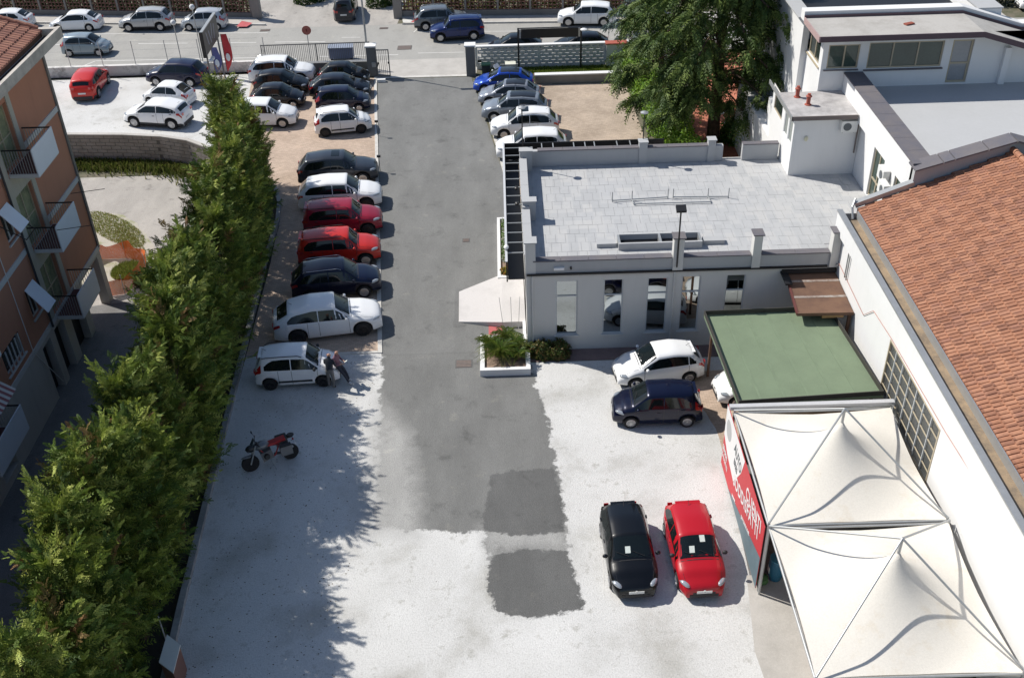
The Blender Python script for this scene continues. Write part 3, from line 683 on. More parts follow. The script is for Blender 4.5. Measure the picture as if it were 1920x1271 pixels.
# gravel yard
car('supermini', WHT, 6.33, 36.3, -172.4, 'white three-door hatchback in front of the showroom windows', GY, three_door=True)
car('city', (.003, .005, .024), 5.93, 33.52, 178.9, 'shiny navy blue small hatchback beside the white one in the yard', GY, rim='ten', metal=True)
car('supermini', WHT, 10.45, 34.75, -176, 'white car with only its nose showing from under the green canopy', GY)
car('supermini', BLK, 3.85, 25.62, -87.4, 'black hatchback facing the camera with one card behind the windscreen', GY, card=1)
car('supermini', (.42, .008, .016), 6.15, 25.55, -87.9, 'red hatchback facing the camera with cards behind the windscreen', GY, card=2, mirror='black')
car('city', (.45, .01, .01), -19.05, 23.0, -88, 'red car in the dark lane behind the conifers at the left edge')

# ================================================================== WALL WITH OPENINGS
def facade(name, mat, axis, pos, u0_, u1_, z0, z1, holes, out, depth=.18, parent=None, zt=None):
    """a wall skin in the plane axis=pos, spanning u0_..u1_ and z0..z1; holes = (ua, ub, za, zb) are real openings with reveals
    running `depth` inwards; out = +1/-1 outward direction along the axis"""
    us = sorted({u0_, u1_, *[h[0] for h in holes], *[h[1] for h in holes]}); zs = sorted({z0, z1, *[h[2] for h in holes], *[h[3] for h in holes]})
    P = (lambda u, z, d=0.: (pos-out*d, u, z)) if axis == 'x' else (lambda u, z, d=0.: (u, pos-out*d, z))
    b = MB()
    for ua, ub in zip(us[:-1], us[1:]):
        for za, zb_ in zip(zs[:-1], zs[1:]):
            cu, cz_ = (ua+ub)/2, (za+zb_)/2
            if any(h[0] < cu < h[1] and h[2] < cz_ < h[3] for h in holes): continue
            t = (lambda u: zt(u) if (zt and zb_ == z1) else zb_)
            b.quad(P(ua, za), P(ub, za), P(ub, t(ub)), P(ua, t(ua)))
    for a, c, d, e in holes:
        for p, q in (((a, d), (c, d)), ((c, d), (c, e)), ((c, e), (a, e)), ((a, e), (a, d))):
            b.quad(P(*p), P(*q), P(*q, depth), P(*p, depth))
    return b.build(name, mat, parent)
def window(parent, axis, pos, h, out, fmat, gmat, depth=.12, mull=(), trans=(), fw_=.06, sill=None, label=None, name='window'):
    """window part: frame with its panes as sub-parts, set back by depth"""
    a, c, d, e = h; p = pos-out*depth
    def bx(b, ua, ub, za, zb_, t0, t1):
        lo, hi = sorted((p+out*t0, p+out*t1))
        return b.bx(lo, hi, ua, ub, za, zb_) if axis == 'x' else b.bx(ua, ub, lo, hi, za, zb_)
    f = MB(); bx(f, a, a+fw_, d, e, -.03, .04); bx(f, c-fw_, c, d, e, -.03, .04); bx(f, a+fw_, c-fw_, d, d+fw_, -.03, .04); bx(f, a+fw_, c-fw_, e-fw_, e, -.03, .04)
    us = [a+fw_] + list(mull) + [c-fw_]; zs = [d+fw_] + list(trans) + [e-fw_]
    for m_ in mull: bx(f, m_-fw_/2, m_+fw_/2, d+fw_, e-fw_, -.028, .038)
    for t_ in trans: bx(f, a+fw_, c-fw_, t_-fw_/2, t_+fw_/2, -.026, .036)
    fo_ = f.build(name, fmat, parent, label)
    for ua, ub in zip(us[:-1], us[1:]):
        for za, zb_ in zip(zs[:-1], zs[1:]):
            g = MB(); bx(g, ua, ub, za, zb_, -.01, .0); g.build('pane', gmat, fo_)
    if sill: s_ = MB(); bx(s_, a-.08, c+.08, d-.06, d-.002, -.02, depth+.07); s_.build('sill', sill, fo_)
    return fo_
MIRROR = M('coated_window_glass', (.34, .37, .38), .015, 0, metal=1.)
DGLASS = M('dark_window_glass', (.03, .04, .036), .03, .2, 1., spec=.7)
GGLASS = M('green_window_glass', (.06, .085, .07), .05, .2, 1., spec=.6)
m_frame = M('grey_window_frame', (.52, .54, .55), .5, .05)
m_tanf = M('tan_window_frame', (.42, .36, .26), .5, .05)
m_slate = mat_stained('slate_coping', (.115, .115, .14), (.18, .16, .155), .35, .7, .9)
m_grwall = mat_wall('light_grey_render', (.60, .595, .572), .93, .03)
m_par = mat_wall('parapet_grey_render', (.42, .425, .43), .92, .03)
m_metal = M('galvanised_metal', (.42, .43, .43), .45, .1, 3, metal=.5)
m_black = M('black_metal', (.012, .012, .014), .5, 0)
m_slab = mat_tile('terrace_slab', [(0, (.405, .41, .415)), (.5, (.435, .44, .445)), (1, (.475, .472, .465))], .45, .8, .12)
m_joint = M('slab_joint', (.40, .40, .405), .95, .05)

# ---------------------------------------------------------------- showroom
X0, X1, Y0, Y1, ZR = .70, 14.15, 38.45, 49.35, 4.0
sh = thing('showroom', 'light grey flat-roofed showroom with tall narrow windows facing the gravel yard', 'building', (7.4, 43.9, 0))
wins = [(1.98, 2.95, .80, 3.68), (4.08, 4.95, .80, 3.68), (6.0, 6.90, .82, 3.68), (7.5, 8.34, .84, 3.72), (9.44, 10.30, .9, 3.72)]
facade('front_wall', m_grwall, 'y', Y0, X0, X1, 0, 4.08, wins, -1, .2, sh)
doorh = [(40.6, 42.3, .18, 2.7)]
facade('side_wall', m_grwall, 'x', X0, Y0, Y1, 0, 4.08, doorh, -1, .2, sh)
MB().bx(X0, X1, Y1-.05, Y1, 0, 4.08).build('rear_wall', m_grwall, sh)
MB().bx(X0+.02, X1-.02, Y0+.32, Y1-.06, 0, ZR-.06).build('interior_core', m_black, sh)
for i, h in enumerate(wins): window(sh, 'y', Y0, h, -1, m_frame, MIRROR, .10, (), (h[2]+(2.05 if i < 4 else 2.0),), .055, m_grwall)
dd = MB().bx(X0+.06, X0+.10, 40.6, 42.3, .18, 2.7).build('glass_door', MIRROR, sh)
MB().bx(X0+.02, X0+.05, 41.42, 41.48, .18, 2.7).build('door_post', m_frame, dd)
# terrace deck and slabs (each slab proud of the joints)
MB().bx(X0+.3, X1, Y0+.3, Y1, ZR-.08, ZR).build('roof_deck', m_joint, sh); MB().bx(X1, 17.34, 40.0, Y1, ZR-.08, ZR).build('roof_deck', m_joint, sh)
tiles = []
yy = Y0+.32; row = 0
while yy < Y1-.35:
    xx = X0+.32 - (.22 if row % 2 else 0)
    while xx < (17.2 if yy > 40.2 else X1-.05):
        a, b_ = max(xx, X0+.31), min(xx+.44, 17.3 if yy > 40.2 else X1-.01)
        if b_-a > .1: tiles.append((a, b_, yy, min(yy+.79, Y1-.3)))
        xx += .45
    yy += .8; row += 1
def slab_mesh(t, dz=0.):
    return MB().bx(t[0], t[1], t[2], t[3], ZR, ZR+.02+dz)
full = MB().bx(-.22, .22, -.395, .395, 0, .02).mesh('roof_slab', m_slab)
for t in tiles[:300]:
    if t[1]-t[0] > .43 and t[3]-t[2] > .78: o = link_mesh(full, 'roof_slab', sh, ((t[0]+t[1])/2, (t[2]+t[3])/2, ZR+random.uniform(-.003, .005)))
    else: slab_mesh(t, random.uniform(-.003, .005)).build('roof_slab', m_slab, sh)
b = MB()
for t in tiles[300:]: b.bx(t[0], t[1], t[2], t[3], ZR, ZR+.02+random.uniform(-.003, .005))
b.build('roof_slab', m_slab, sh, kind='stuff')
# parapets and copings (coping stones are parts)
MB().bx(X0, X1-.1, Y0, Y0+.3, 4.08, 4.68).build('parapet', m_par, sh)
MB().bx(X0-.02, X0+.28, Y0+.3, 43.2, 4.08, 4.68).build('parapet', m_par, sh)
MB().bx(X0-.02, X0+.28, 43.2, Y1, 4.08, 4.82).build('parapet', m_par, sh)
MB().bx(X0+.28, 11.15, Y1-.28, Y1, 4.02, 4.88).build('parapet', m_par, sh)
MB().bx(12.15, 14.0, Y1-.28, Y1, 4.02, 4.88).build('parapet', m_par, sh)
def copings(x0, x1, y0, y1, z, n, along, parent, mat=m_slate, t=.05, ov=.04):
    for i in range(n):
        b = MB(); g = .006
        if along == 'x':
            a, c = x0+(x1-x0)*i/n+g, x0+(x1-x0)*(i+1)/n-g; b.bx(a, c, y0-ov, y1+ov, z, z+t)
        else:
            a, c = y0+(y1-y0)*i/n+g, y0+(y1-y0)*(i+1)/n-g; b.bx(x0-ov, x1+ov, a, c, z, z+t)
        b.build('coping_stone', mat, parent)
copings(X0+.3, 7.0, Y0, Y0+.3, 4.68, 5, 'x', sh); copings(7.5, 10.4, Y0, Y0+.3, 4.68, 2, 'x', sh); copings(10.85, 13.8, Y0, Y0+.3, 4.68, 2, 'x', sh)
copings(X0-.02, X0+.28, 39.0, 43.2, 4.68, 3, 'y', sh, m_par); copings(X0-.02, X0+.28, 43.9, 48.3, 4.82, 3, 'y', sh, m_par)
copings(X0+.9, 6.8, Y1-.28, Y1, 4.88, 4, 'x', sh); copings(7.25, 10.35, Y1-.28, Y1, 4.88, 3, 'x', sh); copings(12.15, 14.0, Y1-.28, Y1, 4.88, 2, 'x', sh)
for x, y, z, w in ((X0+.2, Y0+.22, 5.62, .5), (7.25, Y0+.15, 5.66, .5), (10.62, Y0+.15, 5.7, .42), (14.0, Y0+.15, 5.7, .42)):
    p = MB().bx(x-w/2+.03, x+w/2-.03, y-.24, y+.2, 4.0, z).build('pier', m_grwall, sh)
    MB().bx(x-w/2-.03, x+w/2+.03, y-.31, y+.27, z, z+.05).build('pier_cap', m_par if x < 1 else m_slate, p)
for x, y, z, w in ((X0+.3, 43.55, 5.0, .62), (X0+.3, 48.7, 5.15, .62), (7.03, Y1-.15, 5.2, .42), (10.55, Y1-.15, 5.2, .38)):
    p = MB().bx(x-w/2, x+w/2, y-.2, y+.2, 4.0, z).build('pier', m_par, sh); MB().bx(x-w/2-.04, x+w/2+.04, y-.25, y+.25, z, z+.05).build('pier_cap', m_par, p)
MB().bx(X0+.02, X1-.4, Y0-.10, Y0-.01, 4.02, 4.10).build('gutter', m_black, sh)
MB().bx(X0-.02, X1-.4, Y0-.04, Y0, 3.90, 4.0).build('cornice', mat_wall('cornice', (.55, .53, .50)), sh)
for x in (.95, 7.15): MB().tube((x, Y0-.06, .05), (x, Y0-.06, 4.0), .045, 8).build('downpipe', m_grwall, sh)
MB().bx(1.9, 2.35, Y0-.10, Y0-.005, 4.28, 4.40).build('wall_light', M('lamp_white', (.8, .8, .8), .4, 0), sh)
MB().bx(2.6, 2.68, Y0-.10, Y0-.005, 4.3, 4.4).build('camera_box', m_black, sh)
MB().bx(X1-.05, X1+.04, Y0-.2, Y0+.2, 4.1, 4.2).build('bracket', m_metal, sh)
# ---------------------------------------------------------------- black fascia sign frame round the corner
fs = thing('sign_frame', 'black fascia sign boards held off the showroom roof edge by grey struts', 'sign frame', (0, 45, 3.3))
MB().bx(-.16, -.10, 39.2, 51.45, 3.25, 4.3).build('west_board', m_black, fs)
MB().bx(-.10, 8.45, 51.38, 51.45, 3.4, 4.3).build('north_board', m_black, fs)
MB().bx(-.19, -.085, 39.15, 51.5, 4.3, 4.34).build('board_edge', M('board_edge_grey', (.55, .56, .58), .5, 0), fs)
for i, y in enumerate(np.linspace(40.0, 50.9, 13)): MB().bx(-.10, .68, y-.025, y+.025, 4.24, 4.28).build('strut', m_metal, fs)
for x in (1.9, 2.5, 3.6, 4.2, 4.7, 5.9, 6.6, 7.5): MB().obx((x, 50.4, 4.26), (.05, 1.95, .04)).build('strut', m_metal, fs)
MB().bx(-.10, 8.4, 51.25, 51.37, 3.42, 3.46).build('light_tray', m_black, fs)
MB().bx(-.09, .65, 39.3, 51.3, 3.3, 3.34).build('gap_shade_sheet', m_black, fs)  # black sheets added across the open gap, standing for the shade below
MB().bx(.66, 8.2, 49.4, 51.2, 3.3, 3.34).build('gap_shade_sheet', m_black, fs)
for y in (44.3, 45.9, 40.2): MB().ball((-.13 if y < 43 else .45, y, 4.45), .12, .16, .09).build('spotlight', m_black if y > 43 else m_white, fs)
# floodlight on the pier
fl = thing('floodlight', 'black floodlight on a thin pole standing on the showroom roof pier', 'floodlight', (7.25, 38.35, 4.3))
MB().tube((7.2, 38.30, 4.3), (7.2, 38.3, 7.0), .035, 8).build('pole', m_black, fl); MB().obx((7.2, 38.3, 7.12), (.42, .34, .12), rx=.35).build('lamp_head', m_black, fl)
for (x, y, h, lab) in ((.85, 49.1, 7.2, 'thin black post lamp at the back left corner of the showroom roof'), (7.05, 49.4, 6.6, 'thin lamp post with pale round head behind the showroom roof by the bright hedge')):
    t = thing('roof_lamp', lab, 'post lamp', (x, y, 4.9), 'post lamps on the showroom roof')
    MB().tube((x, y, 4.9), (x, y, h), .03, 7).build('pole', m_black, t); MB().lathe((x, y, h), (0, 0, 1), [(.04, 0), (.2, .05), (.2, .09), (.06, .14)], 12).build('lamp_head', m_metal, t)
# steel frame lying on the roof
rk = thing('roof_rail_frame', 'low galvanised tube frame with short uprights in the middle of the showroom roof', 'frame', (7.9, 44.8, 4.02))
for p in ([(5.07, 44.95, 4.1), (7.79, 45.14, 4.1)], [(8.04, 45.12, 4.1), (10.71, 45.0, 4.1)], [(6.06, 44.54, 4.1), (9.76, 44.51, 4.1)], [(6.06, 44.54, 4.1), (6.03, 45.0, 4.1)], [(9.76, 44.51, 4.1), (9.72, 45.05, 4.1)]):
    MB().path(p, .03, 8).build('rail', m_metal, rk)
for x, y in ((5.07, 44.95), (6.03, 45.02), (7.79, 45.14), (8.04, 45.12), (9.72, 45.05), (10.71, 45.0)): MB().tube((x, y, 4.02), (x, y, 4.55), .025, 8).build('upright', m_metal, rk)
# skylight box near the front parapet
sk = thing('skylight_box', 'long low grey skylight box with side boxes by the front parapet', 'skylight', (6.8, 40.8, 4.02))
MB().bx(4.9, 8.65, 40.32, 40.42, 4.02, 4.36).build('box_side', m_par, sk); MB().bx(4.9, 8.65, 41.15, 41.25, 4.02, 4.36).build('box_side', m_par, sk)
for x in (4.9, 6.75, 8.55): MB().bx(x, x+.1, 40.42, 41.15, 4.02, 4.36).build('box_divider', m_metal, sk)
MB().bx(5.0, 8.55, 40.42, 41.15, 4.021, 4.08).build('box_floor', m_black, sk)
for x0, x1 in ((3.95, 4.82), (8.75, 9.7)): MB().bx(x0, x1, 40.6, 41.0, 4.02, 4.22).build('side_box', m_par, sk)

# ---------------------------------------------------------------- white building with terrace and penthouse
wb_ = thing('white_building', 'white rendered building with pale roof terrace and window-lined penthouse', 'building', (22, 50, 0))
ZT = 7.42
mfloor = M('pale_terrace_floor', (.45, .455, .46), .9, .04, .6, .15, 20)
lowh = [(43.35, 44.9, 4.05, 6.55), (40.6, 41.9, 4.05, 6.55)]
facade('lower_wall', m_white, 'x', 17.35, 39.6, 50, 4.0, 6.9, lowh, -1, .2, wb_)
window(wb_, 'x', 17.35, lowh[0], -1, m_tanf, GGLASS, .12, (44.15,), (5.0,), .08, name='french_window'); window(wb_, 'x', 17.35, lowh[1], -1, m_tanf, GGLASS, .12, (41.25,), (5.0,), .08, name='french_window')
MB().bx(17.55, 17.6, 39.6, 50, 4, 6.9).build('inner_core', m_black, wb_)
MB().bx(17.08, 17.35, 39.55, 49.98, 6.86, 8.18).build('parapet_band', m_white, wb_)
MB().bx(17.35, 17.9, 39.55, 49.98, 7.3, 8.18).build('parapet_back', m_white, wb_)
yy = 39.5
while yy < 49.9: MB().bx(17.04, 17.98, yy+.008, min(yy+1.3, 49.97)-.008, 8.18, 8.25).build('coping_stone', m_slate, wb_); yy += 1.3
MB().bx(17.35, 60, 39.75, 50.0, 6.9, ZT).build('terrace_floor', mfloor, wb_)
MB().bx(14.15, 60, 40.0, 60, -.0, 3.99).build('ground_storey', m_white, wb_)
MB().bx(17.62, 60, 40.1, 49.9, 3.99, 6.9).build('upper_storey', m_white, wb_)
# gable parapet towards the warehouse, following its roof pitch
gz = lambda x: 8.25+(x-17.4)*.30 if x < 21 else 9.33-(x-21)*.30
xs_ = [17.05, 17.9, 18.7, 19.8, 21.0]
MB().prism([(17.08, 39.3), (21, 39.3), (21, 39.75), (17.08, 39.75)], 4.0, lambda x, y: gz(x)-.07).build('gable_wall', m_par, wb_)
MB().prism([(21, 39.3), (30, 39.3), (30, 39.75), (21, 39.75)], 4.0, lambda x, y: gz(x)-.07).build('gable_wall', m_par, wb_)
for a, c in zip([17.02, 18.15, 18.6, 19.9, 21.0, 22.5, 24, 26], [18.1, 18.55, 19.85, 20.95, 22.45, 23.95, 25.95, 28]):
    MB().prism([(a, 39.1), (c, 39.1), (c, 39.95), (a, 39.95)], lambda x, y: gz(x)-.07, lambda x, y: gz(x)).build('coping_stone', m_slate, wb_)
# penthouse
phw = [(16.12, 17.68, 8.42, 9.64), (18.12, 21.84, 8.38, 9.70), (22.25, 23.3, 7.5, 9.71)]
pz = lambda x: 10.1 if x < 23.4 else 10.1-.30*(x-23.4)
facade('penthouse_wall', m_white, 'y', 50.0, 15.85, 60, 7.2, 10.1, phw, -1, .2, wb_, zt=lambda u: pz(u))
facade('penthouse_side_wall', m_white, 'x', 15.85, 50.0, 54.4, 0, 10.1, [(50.5, 53.6, 8.43, 9.6)], -1, .2, wb_)
MB().bx(16.1, 24, 50.3, 60, 0, 9.9).build('penthouse_core', m_black, wb_)
w2 = window(wb_, 'y', 50.0, phw[0], -1, m_tanf, GGLASS, .1, (16.95,), (), .07); window(wb_, 'y', 50.0, phw[1], -1, m_tanf, GGLASS, .1, (19.35, 20.6), (), .07)
window(wb_, 'x', 15.85, (50.5, 53.6, 8.43, 9.6), -1, m_tanf, DGLASS, .1, (51.5, 52.5), (), .07)
window(wb_, 'y', 50.0, phw[2], -1, m_tanf, M('grey_door_glass', (.30, .31, .32), .1, .1, 1), .12, (), (8.5,), .1, name='terrace_door')
MB().bx(15.99, 17.72, 49.93, 49.998, 8.33, 8.39).build('window_sill', m_slate, wb_); MB().bx(18.0, 21.95, 49.9, 49.998, 8.27, 8.34).build('window_sill', m_slate, wb_)
MB().bx(15.78, 15.848, 50.3, 53.8, 8.33, 8.40).build('window_sill', m_tanf, wb_)
MB().bx(24.85, 25.15, 49.75, 49.998, 7.43, 9.3).build('pilaster', m_white, wb_)
m_roofgrey = mat_stained('weathered_roof_felt', (.46, .44, .41), (.33, .31, .28), .32, .55, .7)
m_mar = M('maroon_fascia', (.075, .045, .06), .5, .1)
rz_ = lambda x: 10.35 if x < 23.3 else (10.35-.30*(x-23.3) if x < 26.5 else 9.39)
def rslab(x0, x1, y0, y1, dz0, dz1, nm, mt):
    for a, c in ((x0, min(x1, 23.3)), (23.3, 26.5), (26.5, 60)):
        if c <= a or x1 <= a: continue
        c = min(c, x1)
        MB().prism([(a, y0), (c, y0), (c, y1), (a, y1)], lambda x, y: (10.35 if a < 23.3 else rz_(x))+dz0, lambda x, y: (10.35 if a < 23.3 else rz_(x))+dz1).build(nm, mt, wb_)
rslab(15.35, 60, 49.15, 52.0, -.22, 0, 'penthouse_roof', m_roofgrey)
rslab(15.33, 60, 49.08, 49.14, -.24, .03, 'fascia', m_mar)
rslab(15.27, 15.33, 49.08, 52.0, -.24, .05, 'fascia', M('pink_fascia', (.42, .30, .29), .6, .1))
rslab(15.3, 60, 52.0, 52.12, -.2, .12, 'fascia', m_mar); rslab(15.3, 60, 52.12, 52.75, -.2, .30, 'roof_kerb', m_white)
MB().obx((20.1, 50.6, 10.39), (.5, .25, .06), .4).build('loose_tile', M('loose_tile_red', (.30, .08, .05), .8, .2), wb_)
MB().bx(15.87, 24.39, 52.76, 59.99, 9.0, 9.6).build('rear_deck', mat_stained('blue_grey_deck', (.17, .20, .25), (.12, .14, .18)), wb_)
MB().prism([(15.52, 52.75), (15.86, 52.75), (15.86, 62), (15.52, 62)], 0, 10.1).build('rear_parapet', m_white, wb_)
MB().prism([(15.2, 52.76), (16.0, 52.76), (16.0, 62), (15.2, 62)], 10.1, 10.17).build('coping_stone', m_par, wb_)
MB().prism([(24.4, 52.75), (25.6, 52.75), (25.6, 60), (24.4, 60)], 0, 10.3).build('rear_parapet', m_white, wb_)
MB().bx(24.35, 25.65, 52.7, 60.05, 10.3, 10.36).build('coping_stone', m_par, wb_)
MB().bx(15.87, 25, 60.01, 60.3, 0, 10.5).build('rear_parapet', m_white, wb_)
MB().prism([(15.85, 54.4), (17.2, 54.4), (20.3, 76), (19.0, 76)], 0, 5.2).build('rear_wall', m_white, wb_)
MB().prism([(17.3, 60.4), (26, 60.4), (26, 76), (20.4, 76)], 0, 4.8).build('rear_wing', mat_wall('cream_wall', (.62, .59, .50)), wb_)
MB().prism([(14.2, 50), (15.85, 50), (15.9, 54.4), (14.5, 54)], 0, 5.4).build('link_wall', m_white, wb_)
# annex with chimneys
ax_ = thing('annex', 'small white flat-roofed annex with air conditioner on the showroom roof', 'building', (15.6, 48.6, 4))
facade('front_wall', m_white, 'y', 47.2, 14.1, 17.34, 3.99, 7.12, [], -1, .1, ax_)
awh = [(47.45, 48.15, 5.55, 6.9), (48.35, 49.05, 5.55, 6.9), (49.6, 51.3, 5.9, 6.75)]
facade('side_wall', m_white, 'x', 14.1, 47.2, 51.7, 0, 7.12, awh, -1, .15, ax_)
MB().bx(14.4, 17.3, 47.35, 50, 4, 7.1).build('core', m_black, ax_)
for i, h in enumerate(awh): window(ax_, 'x', 14.1, h, -1, m_white if i < 2 else m_tanf, M('shutter_grey', (.25, .27, .26), .6, .1) if i < 2 else DGLASS, .06, (), (), .05)
MB().bx(13.85, 17.06, 46.85, 49.97, 7.14, 7.28).build('roof', mat_stained('mottled_roof_felt', (.52, .50, .49), (.24, .23, .23), .36, .62, .9), ax_)
MB().bx(13.82, 17.0, 46.80, 46.85, 7.10, 7.31).build('roof_edge', M('brown_edge', (.16, .13, .12), .7, .1), ax_); MB().bx(13.80, 13.85, 46.80, 51.7, 7.10, 7.31).build('roof_edge', m_metal, ax_)
MB().tube((17.2, 47.1, 5.2), (17.2, 47.1, 6.85), .04).build('downpipe', M('brown_edge', (.16, .13, .12)), ax_)
MB().ball((14.75, 47.15, 6.0), .1, .06, .14).build('alarm_box', M('cream_box', (.65, .62, .45), .5, 0), ax_)
tc = M('terracotta_pot', (.36, .09, .06), .8, .15, 6)
for x, y in ((14.66, 49.3), (14.95, 48.3)):
    t = thing('chimney_pot', 'small terracotta flue pot on the annex roof, %s one' % ('farther' if y > 49 else 'nearer'), 'chimney', (x, y, 7.28), 'flue pots on the annex roof')
    MB().lathe((x, y, 7.28), (0, 0, 1), [(.17, 0), (.17, .03), (.10, .05), (.10, .42)], 12).build('flue', tc, t, smooth=False); MB().lathe((x, y, 7.70), (0, 0, 1), [(.15, 0), (.15, .04), (.08, .1), (.08, .16)], 12).build('cap', tc, t)
def ac(x, y, z, ax, out, lab):
    t = thing('air_conditioner', lab, 'air conditioner', (x, y, z), 'air conditioner units on the white walls')
    b = MB(); b.obx((x, y, z+.3), (.78, .3, .56) if ax == 'y' else (.3, .78, .56)); b.build('casing', M('ac_white', (.7, .7, .68), .5, .05), t)
    if ax == 'y': MB().lathe((x-.1, y-.152, z+.3), (0, -1, 0), [(.2, 0), (.2, .012), (.05, .012)], 16).build('fan_grille', M('grille_grey', (.10, .11, .12), .6, 0), t)
    else: MB().lathe((x-.152, y-.1, z+.3), (-1, 0, 0), [(.2, 0), (.2, .012), (.05, .012)], 16).build('fan_grille', M('grille_grey', (.10, .11, .12), .6, 0), t)
    for d in (-.28, .28): MB().obx((x+d, y+.1, z-.03) if ax == 'y' else (x+.1, y+d, z-.03), (.03, .36, .04) if ax == 'y' else (.36, .03, .04)).build('bracket', m_metal, t)
ac(16.7, 47.02, 6.38, 'y', -1, 'white air conditioner unit high on the annex front wall')
ac(17.15, 42.75, 5.9, 'x', -1, 'left of two air conditioners on the recessed wall by the tan french window')
ac(16.95, 41.9, 5.6, 'x', -1, 'right of two air conditioners on the recessed wall, above the tiled roof corner')

# ---------------------------------------------------------------- warehouse
wh = thing('warehouse', 'white warehouse wall with large gridded window under a terracotta tiled roof', 'building', (18, 20, 0))
WX = 14.2
gh = [(26.35, 31.6, 2.45, 4.95)]
facade('west_wall', m_white, 'x', WX, -30, 38.43, 0, 6.0, gh, -1, .25, wh)
MB().bx(WX+.5, WX+.55, -30, 38.4, 0, 5.9).build('inner_lining', M('dark_interior', (.03, .03, .03), .9, 0), wh)
MB().bx(WX-.18, WX, -30, 39.0, 5.55, 6.40).build('cornice', m_white, wh)
MB().bx(WX-.22, WX+.02, -30, 39.05, 6.40, 6.46).build('gutter_lip', m_metal, wh)
MB().bx(WX+.02, WX+.62, -30, 38.95, 6.0, 6.08).build('gutter_bed', mat_stained('rusty_gutter_bed', (.34, .25, .16), (.16, .13, .10)), wh)
MB().bx(WX+.62, WX+.66, -30, 38.9, 6.0, 6.42).build('gutter_back', m_metal, wh)
gw = MB(); ya, yb, za, zb2 = 26.35, 31.6, 2.45, 4.95
fr = MB().bx(WX-.02, WX+.05, ya, ya+.07, za, zb2).bx(WX-.02, WX+.05, yb-.07, yb, za, zb2).bx(WX-.018, WX+.048, ya+.07, yb-.07, za, za+.06).bx(WX-.018, WX+.048, ya+.07, yb-.07, zb2-.06, zb2).build('grid_window', m_tanf, wh)
MB().bx(WX+.14, WX+.16, ya, yb, za, zb2).build('glazing', M('dusty_glass', (.13, .14, .13), .25, .5, 2.5), fr)
for i in range(1, 7): y = ya+(yb-ya)*i/7; MB().bx(WX-.02, WX+.04, y-.022, y+.022, za+.05, zb2-.05).build('mullion', m_frame, fr)
for i in range(1, 5): z = za+(zb2-za)*i/5; MB().bx(WX-.006, WX+.03, ya+.06, yb-.06, z-.016, z+.016).build('glazing_bar', m_tanf, fr)
b = MB()
for i in range(70): y = ya+.07+(yb-ya-.14)*(i+.5)/70; b.bx(WX+.06, WX+.075, y-.007, y+.007, za+.05, zb2-.05)
b.build('security_bars', m_metal, fr, kind='stuff')
MB().path([(WX-.04, 38.2, 4.3), (WX-.04, 34.5, 4.1), (WX-.04, 33.6, 4.9), (WX-.04, 31.6, 5.05), (WX-.04, 26, 5.2), (WX-.04, 23.2, 5.4)], .012, 5).build('red_pipe', M('red_pipe', (.45, .22, .18), .7, .2), wh)
for y in (37.2, 37.0): MB().tube((WX-.06, y, 4.2), (WX-.06, y-.0, 5.5), .03).build('downpipe', m_metal, wh)
# tiled roof: slope up towards +x, single tiles
SLP = .40; TX, TY_ = .34, .20
rz0 = 6.44; rx0 = WX+.72
rzf = lambda x: rz0+(x-rx0)*SLP if x < 20.95 else rz0+(20.95-rx0)*SLP-(x-20.95)*SLP
m_rtile = mat_tile('roof_tile_terracotta', [(0, (.25, .115, .072)), (.4, (.35, .158, .09)), (.75, (.42, .205, .122)), (1, (.29, .135, .09))], TX, TY_)
MB().prism([(rx0, -30), (20.95, -30), (20.95, 39.25), (rx0, 39.25)], 5.9, lambda x, y: rzf(x)-.10).build('roof_deck', M('roof_underlay', (.10, .06, .045), .9, .1), wh)
MB().prism([(20.95, -30), (30, -30), (30, 39.2), (20.95, 39.2)], lambda x, y: rzf(x)-.4, lambda x, y: rzf(x)).build('far_slope', m_rtile, wh)
def tile_geo(b, cx, cy, cz, dz=0., dyaw=0.):
    # interlocking clay tile: two rolls and a pan, tilted with the pitch, lower edge lifted over the tile below
    prof = [(-.47, -.03), (-.40, .018), (-.2, .034), (0, .038), (.2, .034), (.40, .018), (.47, -.03)]
    n = len(prof); vs = []
    for t, lift in ((-.5, .050), (.56, .012)):
        for p, h in prof:
            x = t*TX; y = p*TY_*1.0; vs.append((cx+x-dyaw*y, cy+y+dyaw*x, cz+x*SLP+lift+h+dz))
    for p, h in prof: vs.append((cx-.5*TX-dyaw*p*TY_, cy+p*TY_, cz-.5*TX*SLP-.01+dz))
    b._a(vs, [(i, n+i, n+i+1, i+1) for i in range(n-1)] + [(2*n+i, i, i+1, 2*n+i+1) for i in range(n-1)])
allt = []
nx = int((20.95-rx0)/TX)+1
for j in range(int((39.25-5)/TY_)):
    cy = 5+(j+.5)*TY_
    for i in range(nx):
        cx = rx0+(i+.42)*TX; allt.append((cx, cy + (.5*TY_ if i % 2 else 0), rzf(cx)-.08))
def seen(t): # roughly inside the photographed strip
    x, y, z = t; return (x/ max(1, (y*.817+ (CAMH-z)*.576))) < .80
allt = [t for t in allt if seen(t)]
allt.sort(key=lambda t: (t[0]**2+t[1]**2+(CAMH-t[2])**2))
tb = MB(); tile_geo(tb, 0, 0, 0); tme = tb.mesh('roof_tile', m_rtile)
for cx, cy, cz in allt[:300]:
    o = link_mesh(tme, 'roof_tile', wh, (cx, cy, cz+random.uniform(-.004, .01))); o.rotation_euler = (random.gauss(0, .015), random.gauss(0, .012), random.gauss(0, .02))
b = MB()
for cx, cy, cz in allt[300:]: tile_geo(b, cx, cy, cz, random.uniform(-.004, .010), random.gauss(0, .02))
b.build('roof_tile', m_rtile, wh, kind='stuff')
